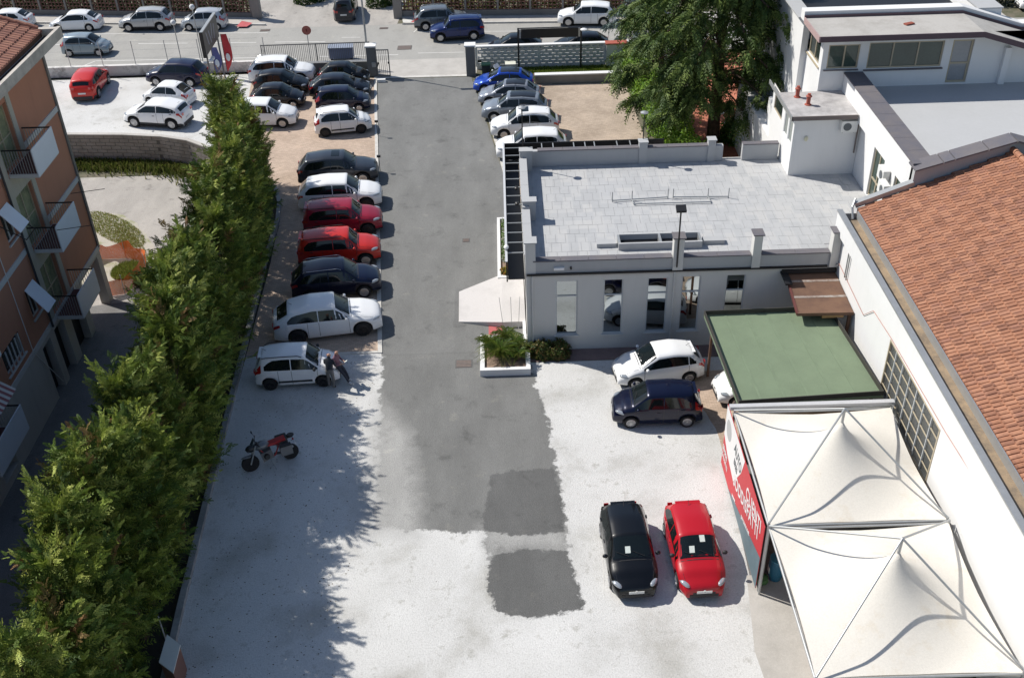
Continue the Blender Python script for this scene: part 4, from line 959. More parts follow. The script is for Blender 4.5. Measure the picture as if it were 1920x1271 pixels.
for i in range(76): MB().tube((20.95, 39.3-i*.45, rzf(20.95)+.02), (20.95, 38.88-i*.45, rzf(20.95)+.05), .13, 10).build('ridge_tile', m_rtile, wh)
MB().slab((rx0-.15, 39.22, rzf(rx0)+.16), (17.1, 39.22, rzf(17.1)+.22), (17.1, 39.52, rzf(17.1)+.22), (rx0-.15, 39.52, rzf(rx0)+.16), .22).build('verge_flashing', m_metal, wh)
MB().bx(WX+.02, rx0, 38.75, 39.3, 4.0, 6.1).build('dark_gap', m_black, wh)
MB().path([(rx0-.1, 39.4, 6.75), (rx0-.28, 39.1, 6.5), (rx0-.28, 38.8, 6.1)], .05, 8).build('downpipe', m_metal, wh)

# ---------------------------------------------------------------- lean-to roofs
lt = thing('brown_lean_to', 'brown weathered lean-to roof in three panels between showroom and warehouse', 'roof', (13, 37.2, 3.4))
m_brn = mat_stained('brown_sheet', (.17, .095, .06), (.10, .055, .04), .35, .6, 1.3)
a0, a1 = Vector((12.05, 38.95, 3.75)), Vector((14.15, 38.95, 3.75)); c0, c1 = Vector((11.85, 35.55, 3.55)), Vector((14.15, 35.5, 3.55))
for i in range(3):
    p = lambda k: a0.lerp(c0, (i+k)/3); q_ = lambda k: a1.lerp(c1, (i+k)/3)
    MB().slab(p(.97), q_(.97), q_(.03), p(.03), .05).build('panel', m_brn, lt)
    if i: MB().slab(p(.06)+Vector((0,0,.012)), q_(.06)+Vector((0,0,.012)), q_(-.06)+Vector((0,0,.012)), p(-.06)+Vector((0,0,.012)), .02).build('joint_strip', mat_stained('limescale_strip', (.36, .33, .30), (.18, .11, .08), .4, .6, 3.), lt)
MB().bx(11.8, 14.15, 38.3, 38.44, 3.78, 3.95).build('wall_flashing', m_black, lt); MB().bx(11.75, 12.05, 37.4, 38.44, 3.76, 3.84).build('wall_flashing', m_black, lt)
MB().slab(c0+Vector((-.02,-.03,.03)), c1+Vector((0,-.03,.03)), c1+Vector((0,.05,.03)), c0+Vector((-.02,.05,.03)), .14).build('front_beam', m_brn, lt)
MB().slab(c0+Vector((-.05,0,.03)), c0+Vector((.03,0,.03)), a0+Vector((.03,0,.03)), a0+Vector((-.05,0,.03)), .12).build('side_beam', M('dark_red_beam', (.12, .035, .03), .7, .2), lt)
MB().bx(14.0, 14.12, 35.6, 35.72, 0, 3.4).build('post', m_brn, lt); MB().bx(12.9, 13.8, 35.6, 35.75, 3.25, 3.38).build('wood_beam', M('bare_wood', (.36, .22, .10), .8, .2, 5), lt)
gr_ = thing('green_canopy', 'flat green felt canopy roof on dark posts next to the white tents', 'canopy', (11, 33.4, 0))
m_grn = mat_stained('green_felt', (.18, .235, .15), (.15, .195, .125), .34, .60, .9)
gq = [(8.15, 36.4), (13.45, 36.5), (13.95, 30.62), (8.42, 30.3)]
MB().prism(gq, 2.95, 3.05).build('roof_sheet', m_grn, gr_)
for k in range(1, 6):
    q = k/6; p0_, p1_ = Vector(gq[0]).lerp(Vector(gq[1]), q), Vector(gq[3]).lerp(Vector(gq[2]), q); MB().prism([(p0_.x-.05, p0_.y), (p0_.x+.05, p0_.y), (p1_.x+.05, p1_.y), (p1_.x-.05, p1_.y)], 3.05, 3.062).build('felt_lap', M('green_felt_lap', (.165, .215, .138), .9, .15, 2.), gr_)
gi = [Vector(q) for q in gq]
for a, c in zip(gi, gi[1:]+gi[:1]):
    MB().slab((*a, 3.07), (*c, 3.07), (*(c+(Vector((11, 33.5))-c).normalized()*.05), 3.07), (*(a+(Vector((11, 33.5))-a).normalized()*.05), 3.07), .2).build('edge_strip', M('dark_edge', (.045, .042, .035), .7, .1), gr_)
for x, y in ((8.5, 36.1), (13.2, 36.2), (8.75, 30.6), (13.6, 30.8), (11, 36.2), (11, 30.7)): MB().bx(x-.05, x+.05, y-.05, y+.05, 0, 2.95).build('post', m_brn, gr_)
for k in range(4): MB().bx(9.6, 13.9, 30.36+.0*k, 30.42, 2.05+k*.2, 2.22+k*.2).build('plank', M('weathered_plank', (.30, .19, .10), .85, .25, 3), gr_)
stk = thing('scrap_stack', 'dark stack of wheels and scrap under the green canopy edge', 'scrap', (9.4, 30.9, 0))
for i in range(5): MB().lathe((8.95+.22*i, 30.75, 1.9-.05*(i % 2)), (.3, .1, 1), [(.1, 0), (.24, .02), (.26, .08), (.24, .16), (.1, .18)], 14).build('tyre', RUBBER, stk)
MB().bx(8.8, 10.2, 30.5, 31.1, 0, 1.85).build('rack', m_brn, stk)

# ---------------------------------------------------------------- tents
m_tent = mat_stained('tent_membrane', (.70, .665, .60), (.62, .55, .44), .30, .45, .7)
def tent(y0, y1, lab, low_cut):
    t = thing('pole_tent', lab, 'tent', (11.05, (y0+y1)/2, 0), 'white pole tents beside the warehouse')
    xa, xb, ze = 8.15, 13.95, 3.15; cx, cy, za_ = (xa+xb)/2, (y0+y1)/2, 5.05
    n = 44; vs = []; hw_ = (xb-xa)/2; hh = (y1-y0)/2
    for j in range(n+1):
        for i in range(n+1):
            u, v = -1+2*i/n, -1+2*j/n
            sag = (1-u*u)*.0 + 0
            e = max(abs(u), abs(v)); r = math.hypot(u, v)
            # tensile cone: steep at the mast, flattening to the rim; rim edges curve inwards between corners
            k = max(0., 1-r); z = ze + (za_-ze)*(.33*math.exp(-r*6.0) + .67*max(0, 1-r/1.0)**1.6)
            rim_in = .045*(1-(u*u if abs(v) >= abs(u) else v*v))*e**6
            vs.append((cx+u*hw_*(1-(rim_in if abs(u) > abs(v) else 0)), cy+v*hh*(1-(rim_in if abs(v) >= abs(u) else 0)), z-.10*(1-abs(u*v))*e**4+.02))
    b = MB(); b.v = vs
    for j in range(n):
        for i in range(n): b.f.append((j*(n+1)+i, j*(n+1)+i+1, (j+1)*(n+1)+i+1, (j+1)*(n+1)+i)); b.m.append(0)
    b.build('membrane', m_tent, t, smooth=True)
    rim = [vs[i] for i in range(n+1)] + [vs[(j+1)*(n+1)-1] for j in range(1, n+1)] + [vs[n*(n+1)+i] for i in range(n-1, -1, -1)] + [vs[j*(n+1)] for j in range(n-1, -1, -1)]
    b = MB()
    for p, q in zip(rim, rim[1:]):
        b.quad(p, q, (q[0], q[1], q[2]-.16), (p[0], p[1], p[2]-.16))
    b.build('valance', m_tent, t)
    apex = Vector((cx, cy, 5.58))
    for x, y in ((xa, y0), (xb, y0), (xb, y1), (xa, y1)):
        MB().tube((x, y, ze+.12), apex, .035, 8).build('roof_pole', m_metal, t)
        MB().tube((x, y, 0), (x, y, ze+.14), .045, 8).build('corner_post', m_metal, t)
    for p, q in (((xa, y0), (xb, y0)), ((xa, y1), (xb, y1)), ((xa, y0), (xa, y1))):
        MB().tube((*p, ze-.02), (*q, ze-.02), .04, 8).build('eave_bar', m_metal, t)
    MB().tube((cx, cy, za_-.15), apex, .05, 8).build('mast_head', m_metal, t)
    return t
tent(23.98, 29.75, 'white pole tent with red banner, behind the other and next to the green canopy', 0)
tent(18.05, 23.85, 'white pole tent in the bottom right corner, nearest the camera', 0)
MB().prism([(8.6, 29.85), (14.1, 29.85), (14.1, 30.05), (8.0, 30.05), (8.0, 29.85)], 3.2, 3.34).build('metal_trough', M('grey_trough', (.50, .50, .51), .5, .1), label='long grey metal trough between green canopy and tent', cat='gutter')

# banner on the tent side
bn = thing('banner', 'red, white and grey banner with white capital lettering on the tent side', 'banner', (8.06, 27, .1))
BX = 8.04
def banq(pts, m, x, nm): 
    b = MB(); n = len(pts); b._a([(x, y, z) for y, z in pts], [tuple(range(n))]); return b.build(nm, m, bn)
m_bred = M('banner_red', (.52, .045, .055), .6, .05); m_bwh = M('banner_white', (.74, .74, .74), .6, .03); m_bgr = M('banner_teal_grey', (.13, .19, .22), .6, .15, 1.5)
MB().bx(BX, BX+.02, 24.0, 30.4, .15, 3.05).build('sheet', m_bred, bn)
banq([(30.4, .15), (28.9, .16), (24.0, 1.62), (24.0, .15)], m_bgr, BX-.004, 'grey_field')
banq([(30.39, 3.04), (30.39, 1.6), (29.6, 1.25), (28.35, 1.02), (27.5, 2.2), (27.2, 3.04)], m_bwh, BX-.004, 'white_field')
def text(s, size, org, m, nm, shear=0., spacing=1., xs=1., rot=0.):
    cu = bpy.data.curves.new(nm, 'FONT'); cu.body = s; cu.size = size; cu.extrude = .002; cu.shear = shear; cu.space_character = spacing; cu.offset = size*.024
    o = bpy.data.objects.new('tmp', cu); me = bpy.data.meshes.new_from_object(o); bpy.data.objects.remove(o)
    T = Matrix(((0, 0, -1, 0), (-1, 0, 0, 0), (0, 1, 0, 0), (0, 0, 0, 1))) @ Matrix.Rotation(rot, 4, 'Z') @ Matrix.Diagonal((xs, 1, 1, 1))
    me.transform(T); me.materials.clear(); me.materials.append(m); me.name = nm
    return link_mesh(me, nm, bn, org)
text('CLIENTI', .70, (BX-.008, 26.5, 2.02), m_bwh, 'lettering', xs=.80, rot=R(10), spacing=1.12)
text('SODDISFATTI', .70, (BX-.008, 28.3, .98), m_bwh, 'lettering', xs=.84, rot=R(14), spacing=1.1)
text('www.              parcauto.net', .25, (BX-.008, 28.25, .38), m_bwh, 'lettering', xs=1.0, rot=R(15))
m_ink = M('banner_ink', (.09, .11, .12), .7, 0); m_ink2 = M('banner_pale_ink', (.42, .43, .43), .7, 0)
text('AUTO', .62, (BX-.008, 28.75, 2.25), m_ink, 'lettering', xs=.7, rot=R(-8)); text('BRES', .40, (BX-.008, 28.6, 1.75), m_ink, 'lettering', xs=.7, rot=R(-8))
MB().lathe((BX-.004, 29.75, 2.3), (-1, 0, 0), [(.42, 0), (.42, .004), (.25, .006)], 20).build('emblem', m_ink2, bn)
text('SEMPRE', .34, (BX-.008, 30.36, .95), m_bwh, 'lettering', xs=.7, rot=R(-6)); text('GARANTITE', .26, (BX-.008, 30.36, .62), m_bwh, 'lettering', xs=.7, rot=R(-4))
bl = thing('blue_bin', 'blue plastic barrel bin under the tent edge beside the banner', 'bin', (8.9, 24.35, 0))
MB().lathe((8.85, 24.55, 0), (0, 0, 1), [(.20, 0), (.27, .3), (.28, .8), (.24, .95)], 18).build('drum', M('blue_plastic', (.03, .16, .26), .5, .1), bl, smooth=False); MB().lathe((8.85, 24.55, .95), (0, 0, 1), [(.27, 0), (.27, .05), (.1, .07)], 18).build('lid', M('blue_plastic_lid', (.05, .24, .36), .4, .1), bl)
MB().bx(8.62, 8.575, 24.45, 24.65, .35, .6).build('sticker', PAPER, bl)
MB().lathe((8.35, 24.35, .02), (0, 0, 1), [(.05, 0), (.22, .1), (.2, .28), (.05, .34)], 10).build('green_bucket', M('green_bucket', (.06, .15, .05), .6, .2), label='small green bucket at the foot of the banner', cat='bucket')
cs = thing('service_counter', 'pale block of stone steps at the tent entrance', 'step', (8.1, 24.3, 0))
MB().bx(9.9, 10.5, 20, 21, 0, .9).build('yellow_drum', M('yellow_drum', (.5, .26, .02), .6, .1), label='yellow drum just visible under the near tent edge', cat='drum')
bpy.data.objects.remove(cs)

# ================================================================== LEFT APARTMENT BUILDING
ab = thing('apartment_building', 'terracotta rendered apartment block with white-panelled balconies at the left edge', 'building', (-25, 30, 0))
AX = -19.85
m_terra = mat_wall('terracotta_render', (.48, .225, .145), .88, .06)
m_band = mat_wall('white_band', (.58, .58, .575), .85, .04)
m_bay = mat_wall('beige_bay_render', (.46, .44, .38), .8, .08)
m_gfl = mat_wall('ground_floor_render', (.50, .48, .45), .8, .06)
m_red_floor = M('dark_red_floor_tile', (.10, .035, .035), .6, .15, 3)
m_panel = M('pale_blue_panel', (.72, .77, .84), .5, .04)
m_shut = mat_stained('mossy_curtain', (.30, .31, .18), (.09, .11, .07), .35, .6, 1.5)
FL = (2.95, 6.3, 9.75); AZ = 13.0
upH = [(36.2, 37.0, 4.0, 5.4), (36.3, 37.25, 7.5, 8.9), (33.0, 34.7, 3.45, 4.5), (36.3, 37.25, 10.9, 12.3), (32.6, 34.2, 7.2, 8.6), (29.4, 30.9, 3.0, 5.2), (29.4, 30.9, 6.35, 8.6)]
for f in FL: upH.append((37.9, 39.55, f+.05, f+2.45))
gfH = [(41.2, 43.55, .0, 2.7), (39.2, 40.6, 0, 2.55), (37.45, 38.5, 0, 2.6), (36.05, 36.95, 0, 2.6), (30.2, 31.5, .35, 2.0), (27.6, 29.2, 0, 2.3)]
facade('upper_wall', m_terra, 'x', AX, -10, 44.0, 3.1, AZ, [(h[0], h[1], max(h[2], 3.12), h[3]) for h in upH], 1, .25, ab)
facade('ground_floor_wall', m_gfl, 'x', AX, -10, 44.0, 0, 2.85, [(h[0], h[1], h[2], h[3]) for h in gfH], 1, .35, ab)
MB().bx(-33, AX-.3, -10, 43.98, 2.86, AZ).build('upper_core', m_terra, ab); MB().bx(-33, AX-.36, -10, 41.15, 0, 2.85).build('ground_core', m_black, ab)
MB().bx(-20.3, AX-.01, 43.56, 43.98, 0, 2.85).build('corner_column', m_gfl, ab)
for z in (2.86, 6.55, 9.98): 
    MB().bx(AX, AX+.05, 39.95 if z > 3 else -10, 44.04, z, z+.24).build('floor_band', m_band, ab)
    if z > 3: MB().bx(AX, AX+.05, -10, 37.4, z, z+.24).build('floor_band', m_band, ab)
MB().bx(AX, AX+.05, 43.9, 44.04, 3.1, AZ).build('corner_strip', m_band, ab)
for z in (0,): MB().bx(AX-.1, AX+.07, 43.88, 44.06, 3.0, AZ).build('corner_downpipe', M('grey_brown_pipe', (.20, .19, .18), .6, .1), ab)
MB().bx(AX+.002, AX+.04, 39.6, 39.95, 3.1, AZ).build('bay_panel', m_bay, ab); MB().bx(AX+.002, AX+.04, 37.4, 37.88, 3.1, AZ).build('bay_panel', m_bay, ab)
for f in FL[:2]: MB().bx(AX+.002, AX+.038, 37.88, 39.6, f+2.48, f+3.3).build('bay_panel', m_bay, ab)
MB().tube((AX+.1, 37.3, 2.9), (AX+.1, 37.3, AZ), .05, 8).build('downpipe', M('dark_pipe', (.05, .05, .055), .5, 0), ab)
MB().path([(AX+.05, 35.2, 8.4), (AX+.05, 35.2, 3.1), (AX+.05, 36.7, .4)], .018, 5).build('cable', m_white, ab)
for i, h in enumerate(upH):
    if h[3]-h[2] > 2: window(ab, 'x', AX, h, 1, m_tanf, m_shut if i != 5 else DGLASS, .18, ((h[0]+h[1])/2,), (h[2]+1.1,), .06, name='french_window')
    else: window(ab, 'x', AX, (h[0], h[1], h[2], h[3]), 1, m_band, DGLASS, .15, ((h[0]+h[1])/2,), (), .06, m_band)
for k in range(5): MB().bx(AX+.03, AX+.06, 33.0+.2+.32*k, 33.0+.28+.32*k, 3.46, 4.48).build('window_bar', m_frame, ab)
def balcony(y0, y1, f, dp=1.2, plants=False):
    bb = MB().bx(AX+.002, AX+dp, y0, y1, f-.16, f).build('balcony', m_band, ab)
    MB().bx(AX+.04, AX+dp-.06, y0+.05, y1-.05, f, f+.012).build('balcony_floor', m_red_floor, bb)
    MB().bx(AX+dp-.03, AX+dp+.01, y0-.02, y1+.02, f-.12, f+1.05).build('balcony_panel', m_panel, bb)
    MB().bx(AX, AX+dp, y0+.0, y0+.04, f+1.0, f+1.05).bx(AX+.0, AX+dp-.031, y1-.04, y1, f+1.0, f+1.05).build('handrail', m_black, bb, kind='stuff')
    b = MB()
    for i in range(11):
        x = AX+.06+i*(dp-.12)/10; b.bx(x-.01, x+.01, y0+.01, y0+.03, f+.012, f+1.0); b.bx(x-.01, x+.01, y1-.03, y1-.01, f+.012, f+1.0)
    b.build('railing_bars', m_metal, bb, kind='stuff')
    return bb
for f in FL: balcony(38.0, 40.25, f)
balcony(28.4, 31.1, 2.5, 1.15); balcony(28.4, 31.1, 6.0, 1.15)
for (y, z) in ((40.2, 7.75), (38.0, 7.2)): MB().tube((AX+1.2, y, z), (AX+2.6, y+.25, z+.05), .015, 5).build('drying_pole', m_black, ab)
MB().path([(AX+.05, 35.9, 8.6), (AX+.9, 36.0, 7.9), (AX+.9, 36.9, 7.9), (AX+.05, 37.0, 8.6)], .02, 5).build('drying_rack', m_black, ab)
MB().slab((AX+.02, 36.15, 5.45), (AX+.02, 37.05, 5.45), (AX+.85, 36.75, 4.55), (AX+.85, 35.85, 4.55), .03).build('roller_awning', m_panel, ab)
MB().slab((AX+.02, 36.2, 9.0), (AX+.02, 37.1, 9.0), (AX+.75, 36.9, 8.2), (AX+.75, 36.0, 8.2), .03).build('roller_awning', m_panel, ab)
m_strp, nt_, bs_ = mk('striped_awning'); p_ = wpos(nt_); w__ = nt_.nodes.new('ShaderNodeTexWave'); w__.bands_direction = 'Y'; w__.inputs['Scale'].default_value = 1.1; nt_.links.new(p_, w__.inputs[0])
nt_.links.new(ramp(nt_, w__.outputs['Fac'], [(.45, (.62, .58, .54)), (.55, (.28, .08, .08))]), bs_.inputs['Base Color'])
MB().slab((AX+.03, 29.0, 4.7), (AX+.03, 31.5, 4.7), (AX+1.0, 31.45, 4.0), (AX+1.0, 28.95, 4.0), .03).build('striped_awning', m_strp, ab)
# eave, gutter and roof tiles
MB().bx(AX, AX+.65, -10, 44.75, AZ-.02, AZ+.10).build('eave_soffit', m_band, ab)
m_cream = mat_stained('cream_gutter_lip', (.56, .52, .46), (.33, .30, .27), .35, .6, 1.5)
MB().bx(AX+.65, AX+.80, -10, 44.8, AZ+.0, AZ+.45).build('gutter_lip', m_cream, ab)
MB().bx(AX+.10, AX+.65, -10, 44.75, AZ+.101, AZ+.13).build('gutter_bed', m_black, ab)
MB().bx(-33, AX+.65, 44.55, 44.8, AZ+.11, AZ+.42).build('verge_wall', m_cream, ab)
ax0 = AX+.02; AS = .34
az = lambda x: AZ+.42+(ax0-x)*AS
MB().prism([(-33, -10), (ax0, -10), (ax0, 44.5), (-33, 44.5)], AZ, lambda x, y: az(x)-.1).build('roof_deck', M('roof_underlay', (.10, .06, .045)), ab)
m_atile = mat_tile('old_roof_tile', [(0, (.26, .115, .085)), (.5, (.36, .16, .11)), (1, (.42, .20, .13))], .42, .24)
at_ = MB(); prof = [(-.5, .0), (-.3, .05), (-.1, .055), (.1, .008), (.35, .008), (.5, .02)]
vs_ = []
for t_, lift in ((.5, .055), (-.56, .012)):
    for p__, h_ in prof: vs_.append((t_*.42, p__*.24, -t_*.42*AS+lift+h_))
for p__, h_ in prof: vs_.append((.5*.42, p__*.24, -.5*.42*AS-.01))
at_._a(vs_, [(i+1, 6+i+1, 6+i, i) for i in range(5)]+[(12+i+1, i+1, i, 12+i) for i in range(5)]); ame = at_.mesh('roof_tile', m_atile)
cnt = 0; b = MB()
for j in range(70):
    for i in range(9):
        cx_, cy_ = ax0-.15-i*.42, 44.4-j*.24
        if cx_ < -23.2: continue
        if cnt < 300: o = link_mesh(ame, 'roof_tile', ab, (cx_, cy_, az(cx_)-.07+random.uniform(0, .012))); o.rotation_euler = (random.gauss(0, .02), 0, random.gauss(0, .02))
        else: b._a([(v[0]+cx_, v[1]+cy_, v[2]+az(cx_)-.07) for v in vs_], [(i_+1, 6+i_+1, 6+i_, i_) for i_ in range(5)]+[(12+i_+1, i_+1, i_, 12+i_) for i_ in range(5)])
        cnt += 1
b.build('roof_tile', m_atile, ab, kind='stuff')
for i in range(8): MB().tube((ax0-.1-i*.42, 44.5, az(ax0-.1-i*.42)+.02), (ax0-.52-i*.42, 44.5, az(ax0-.52-i*.42)+.05), .11, 8).build('verge_tile', m_atile, ab)

# ================================================================== WALLS, FENCES, GATE
m_blk = mat_stained('concrete_block_grey', (.34, .31, .275), (.20, .18, .155), .35, .6, 1.)
cw = thing('curved_wall', 'curved grey concrete block retaining wall below the white gravel lot', 'wall', (-22, 59, 0))
cp = [Vector(p) for p in [(-42, 60.6), (-32, 60.35), (-27, 60.05), (-23.5, 59.75), (-21, 59.3), (-19.2, 58.6), (-17.9, 57.6), (-16.8, 56.4), (-15.7, 55.0)]]
seg = [(b_-a).length for a, b_ in zip(cp, cp[1:])]; tot = sum(seg)
def along(d):
    for (a, b_), L_ in zip(zip(cp, cp[1:]), seg):
        if d <= L_: return a.lerp(b_, d/L_), (b_-a).normalized()
        d -= L_
    return cp[-1], (cp[-1]-cp[-2]).normalized()
bwl, bht = .62, .235; nblk = 0
for rw in range(8):
    d = 9.0 + (bwl/2 if rw % 2 else 0)
    while d < tot-.3:
        p, t = along(d+bwl/2); a_ = math.atan2(t.y, t.x)
        if rw*60 < 10**9 and nblk < 300:
            o = MB().obx((p.x, p.y, rw*bht+bht/2), (bwl-.03, .22+random.uniform(-.015, .02), bht-.03), a_).build('block', m_blk, cw); nblk += 1
        d += bwl
b = MB()
for a, c in zip(cp, cp[1:]):
    n = Vector((-(c-a).y, (c-a).x)).normalized()*.09
    b.prism([(a.x-n.x, a.y-n.y), (c.x-n.x, c.y-n.y), (c.x+n.x, c.y+n.y), (a.x+n.x, a.y+n.y)], 0, 1.84+.001*len(b.v))
b.build('mortar_core', M('mortar', (.13, .12, .11), .95, .1), cw)
b = MB()
for a, c in zip(cp, cp[1:]):
    n = Vector((-(c-a).y, (c-a).x)).normalized()*.14
    b.prism([(a.x-n.x, a.y-n.y), (c.x-n.x, c.y-n.y), (c.x+n.x, c.y+n.y), (a.x+n.x, a.y+n.y)], 1.88, 1.93+.0005*len(b.v))
b.build('wall_cap', m_conc, cw)
# street-side low wall with mesh fence posts
m_mott = mat_stained('lichen_stained_white_wall', (.66, .64, .61), (.20, .19, .18), .36, .48, .7)
lw = thing('low_wall', 'low whitewashed wall blackened by lichen with tall thin fence posts, along the street', 'wall', (-29, 75, 0))
MB().bx(-60, -17.9, 74.75, 74.98, 0, .72).build('wall_body', m_mott, lw); MB().bx(-60, -17.88, 74.70, 75.03, .72, .80).build('wall_cap', m_mott, lw)
for i in range(11):
    x = -41.5+i*2.4; MB().tube((x, 74.86, .8), (x, 74.86, 2.55), .028, 6).build('fence_post', m_metal, lw)
for z in (1.3, 1.9, 2.5): MB().tube((-60, 74.86, z), (-17.9, 74.86, z), .006, 4).build('wire', m_metal, lw)
gw_ = thing('gate_wall', 'low dark grey wall behind the parked cars at the left of the gate', 'wall', (-13.6, 74.2, 0))
m_dgrey = mat_wall('dark_grey_render', (.17, .17, .165), .85, .08)
MB().bx(-17.9, -9.7, 74.1, 74.35, 0, .75).build('wall_body', m_dgrey, gw_); MB().bx(-17.9, -9.7, 74.05, 74.4, .75, .80).build('wall_cap', m_kerb, gw_)
sg_ = thing('sliding_gate', 'grey metal sliding gate of thin vertical bars standing open behind the low wall', 'gate', (-13.6, 74.7, .2))
m_gate = M('gate_grey', (.16, .155, .15), .55, .1)
MB().bx(-17.7, -9.75, 74.66, 74.72, 1.95, 2.02).build('top_rail', m_gate, sg_); MB().bx(-17.7, -9.75, 74.66, 74.72, .25, .33).build('bottom_rail', m_gate, sg_)
for x in (-17.7, -13.7, -9.8): MB().bx(x, x+.06, 74.65, 74.73, .2, 2.03).build('stile', m_gate, sg_)
b = MB()
for i in range(58): x = -17.55+i*.135; b.bx(x-.014, x+.014, 74.675, 74.705, .33, 1.95)
b.build('bars', m_gate, sg_, kind='stuff')
def pillar(x, y, lab):
    t = thing('gate_pillar', lab, 'pillar', (x, y, 0), 'pillars of the driveway gate')
    MB().bx(x-.33, x+.33, y-.3, y+.3, 0, 2.2).build('shaft', m_dgrey, t); MB().bx(x-.40, x+.40, y-.37, y+.37, 2.2, 2.3).build('cap', m_white, t); return t
pt = pillar(-9.5, 73.25, 'dark grey gate pillar with white cap and intercom box, left of the driveway'); MB().bx(-9.5, -9.2, 72.88, 72.95, .75, 1.1).build('intercom', m_metal, pt)
pillar(-2.35, 72.75, 'dark grey gate pillar with white cap right of the driveway beside the block wall')
gl = thing('gate_leaf', 'narrow open gate leaf with vertical bars right beside the left gate pillar', 'gate', (-9.0, 72.8, 0))
for (x0, x1, z0, z1) in ((-9.15, -9.08, .05, 2.05), (-8.27, -8.2, .05, 2.05), (-9.08, -8.27, 1.98, 2.05), (-9.08, -8.27, .05, .15)): MB().bx(x0, x1, 72.85, 72.92, z0, z1).build('gate_frame', m_gate, gl)
for i in range(5): x = -8.95+i*.135; MB().bx(x-.014, x+.014, 72.87, 72.90, .15, 1.98).build('bar', m_gate, gl)
MB().bx(-8.32, -8.2, 72.8, 72.85, 1.0, 1.15).build('lock_box', m_black, gl)
ms = thing('marker_stone', 'small white painted stone at the left gate pillar foot', 'stone', (-8.9, 71.9, 0)); MB().bx(-9.1, -8.5, 71.8, 72.05, 0, .22).build('stone', m_white, ms)
lp = thing('street_lamp', 'tall grey street lamp pole rising behind the left gate pillar out of the frame', 'street lamp', (-9.85, 73.9, 0))
MB().tube((-9.85, 73.9, 0), (-9.85, 73.9, 8.3), .085, 10, .05).build('pole', m_metal, lp); MB().obx((-9.6, 73.9, 8.35), (.8, .28, .12)).build('lamp_head', m_metal, lp)
def roundsign(x, y, h, lab):
    t = thing('round_sign', lab, 'road sign', (x, y, 0)); MB().tube((x, y, 0), (x, y, h), .03, 8).build('post', m_metal, t)
    MB().lathe((x, y-.04, h-.32), (0, -1, 0), [(.34, 0), (.34, .02)], 24).build('disc', M('faded_red_sign', (.42, .13, .10), .6, .15, 4), t)
    MB().bx(x-.05, x+.05, y-.068, y-.061, h-.42, h-.22).build('bar_mark', M('dark_red_mark', (.20, .04, .03), .6), t)
roundsign(-14.39, 75.84, 2.95, 'faded red round road sign on a post behind the sliding gate')
bb_ = thing('street_container', 'low blue-grey metal container on the street edge behind the sliding gate bars', 'container', (-12.2, 76.8, 0))
MB().bx(-13.1, -11.3, 76.55, 77.1, .15, .95).build('body', M('blue_grey_metal', (.20, .24, .36), .5, .1), bb_); MB().obx((-12.2, 76.82, 1.0), (1.9, .65, .08), rx=.15).build('lid', M('blue_grey_lid', (.30, .34, .42), .5, .1), bb_)
for x in (-12.95, -11.45): MB().lathe((x, 76.6, .1), (0, 1, 0), [(.1, 0), (.1, .05)], 10).build('wheel', RUBBER, bb_)
# breeze block wall with real openings
bw = thing('block_wall', 'white pierced breeze block wall with white coping between gate and cedar', 'wall', (3, 73.9, 0))
m_bw = mat_wall('white_block', (.56, .57, .56), .85, .05)
def ring_block():
    w, h, t = .248, .118, .10; iw, ih = .165, .052; b = MB()
    b.bx(-w, w, -t, t, -h, -ih).bx(-w, w, -t, t, ih, h).bx(-w, -iw, -t, t, -ih, ih).bx(iw, w, -t, t, -ih, ih); return b.mesh('block', m_bw)
rb = ring_block()
for rw in range(6):
    x = -1.85+(.25 if rw % 2 else 0)
    while x < 7.2: link_mesh(rb, 'block', bw, (x+.25, 73.9, .33+rw*.238)); x += .5
MB().bx(-1.95, 7.45, 73.8, 74.0, 0, .2).build('wall_base', m_bw, bw); MB().bx(-1.98, 7.45, 73.72, 74.08, 1.64, 1.74).build('coping', m_white, bw)
for x in (-1.95, 2.6, 7.4): MB().bx(x-.08, x+.08, 73.795, 74.005, .2, 1.64).build('wall_post', m_bw, bw)
b = thing('block_wall', 'shorter pierced block wall seen through the blue-grey conifer and cedar', 'wall', (12, 73.9, 0))
for rw in range(6):
    x = 9.1+(.25 if rw % 2 else 0)
    while x < 16: link_mesh(rb, 'block', b, (x+.25, 74.0, .33+rw*.238)); x += .5
MB().bx(9.0, 16.5, 73.9, 74.1, 0, .2).build('wall_base', m_bw, b); MB().bx(9.0, 16.5, 73.82, 74.18, 1.64, 1.74).build('coping', m_white, b)
t = thing('meter_wall', 'plain grey meter cabinet wall with terracotta cap at the end of the block wall', 'wall', (8.2, 73.7, 0))
MB().bx(7.5, 8.95, 73.5, 74.05, 0, 1.68).build('body', m_grwall, t); MB().bx(7.42, 9.0, 73.42, 74.1, 1.68, 1.76).build('cap', tc, t)
t = thing('lawn_wall', 'low grey wall with bright white top between the lawn and the paved bays', 'wall', (5.6, 70.75, 0))
MB().bx(2.2, 8.75, 70.55, 70.85, 0, .62).build('body', mat_wall('warm_grey_wall', (.25, .24, .23), .85), t); MB().bx(2.18, 8.78, 70.5, 70.95, .62, .70).build('cap', m_white, t)
t = thing('black_sign', 'long black hanging sign between two black posts above the block wall', 'sign', (3.3, 73.2, 0))
for x in (1.12, 5.62): MB().bx(x-.06, x+.06, 73.14, 73.26, 0, 3.15).build('post', m_black, t)
MB().bx(1.32, 5.42, 73.17, 73.23, 2.42, 3.08).build('panel', m_black, t)
for x in (1.18, 5.42): MB().bx(x, x+.13, 73.16, 73.24, 2.44, 3.06).build('bracket', m_metal, t)
MB().bx(1.06, 5.68, 73.15, 73.25, 3.12, 3.17).build('top_rail', m_black, t)
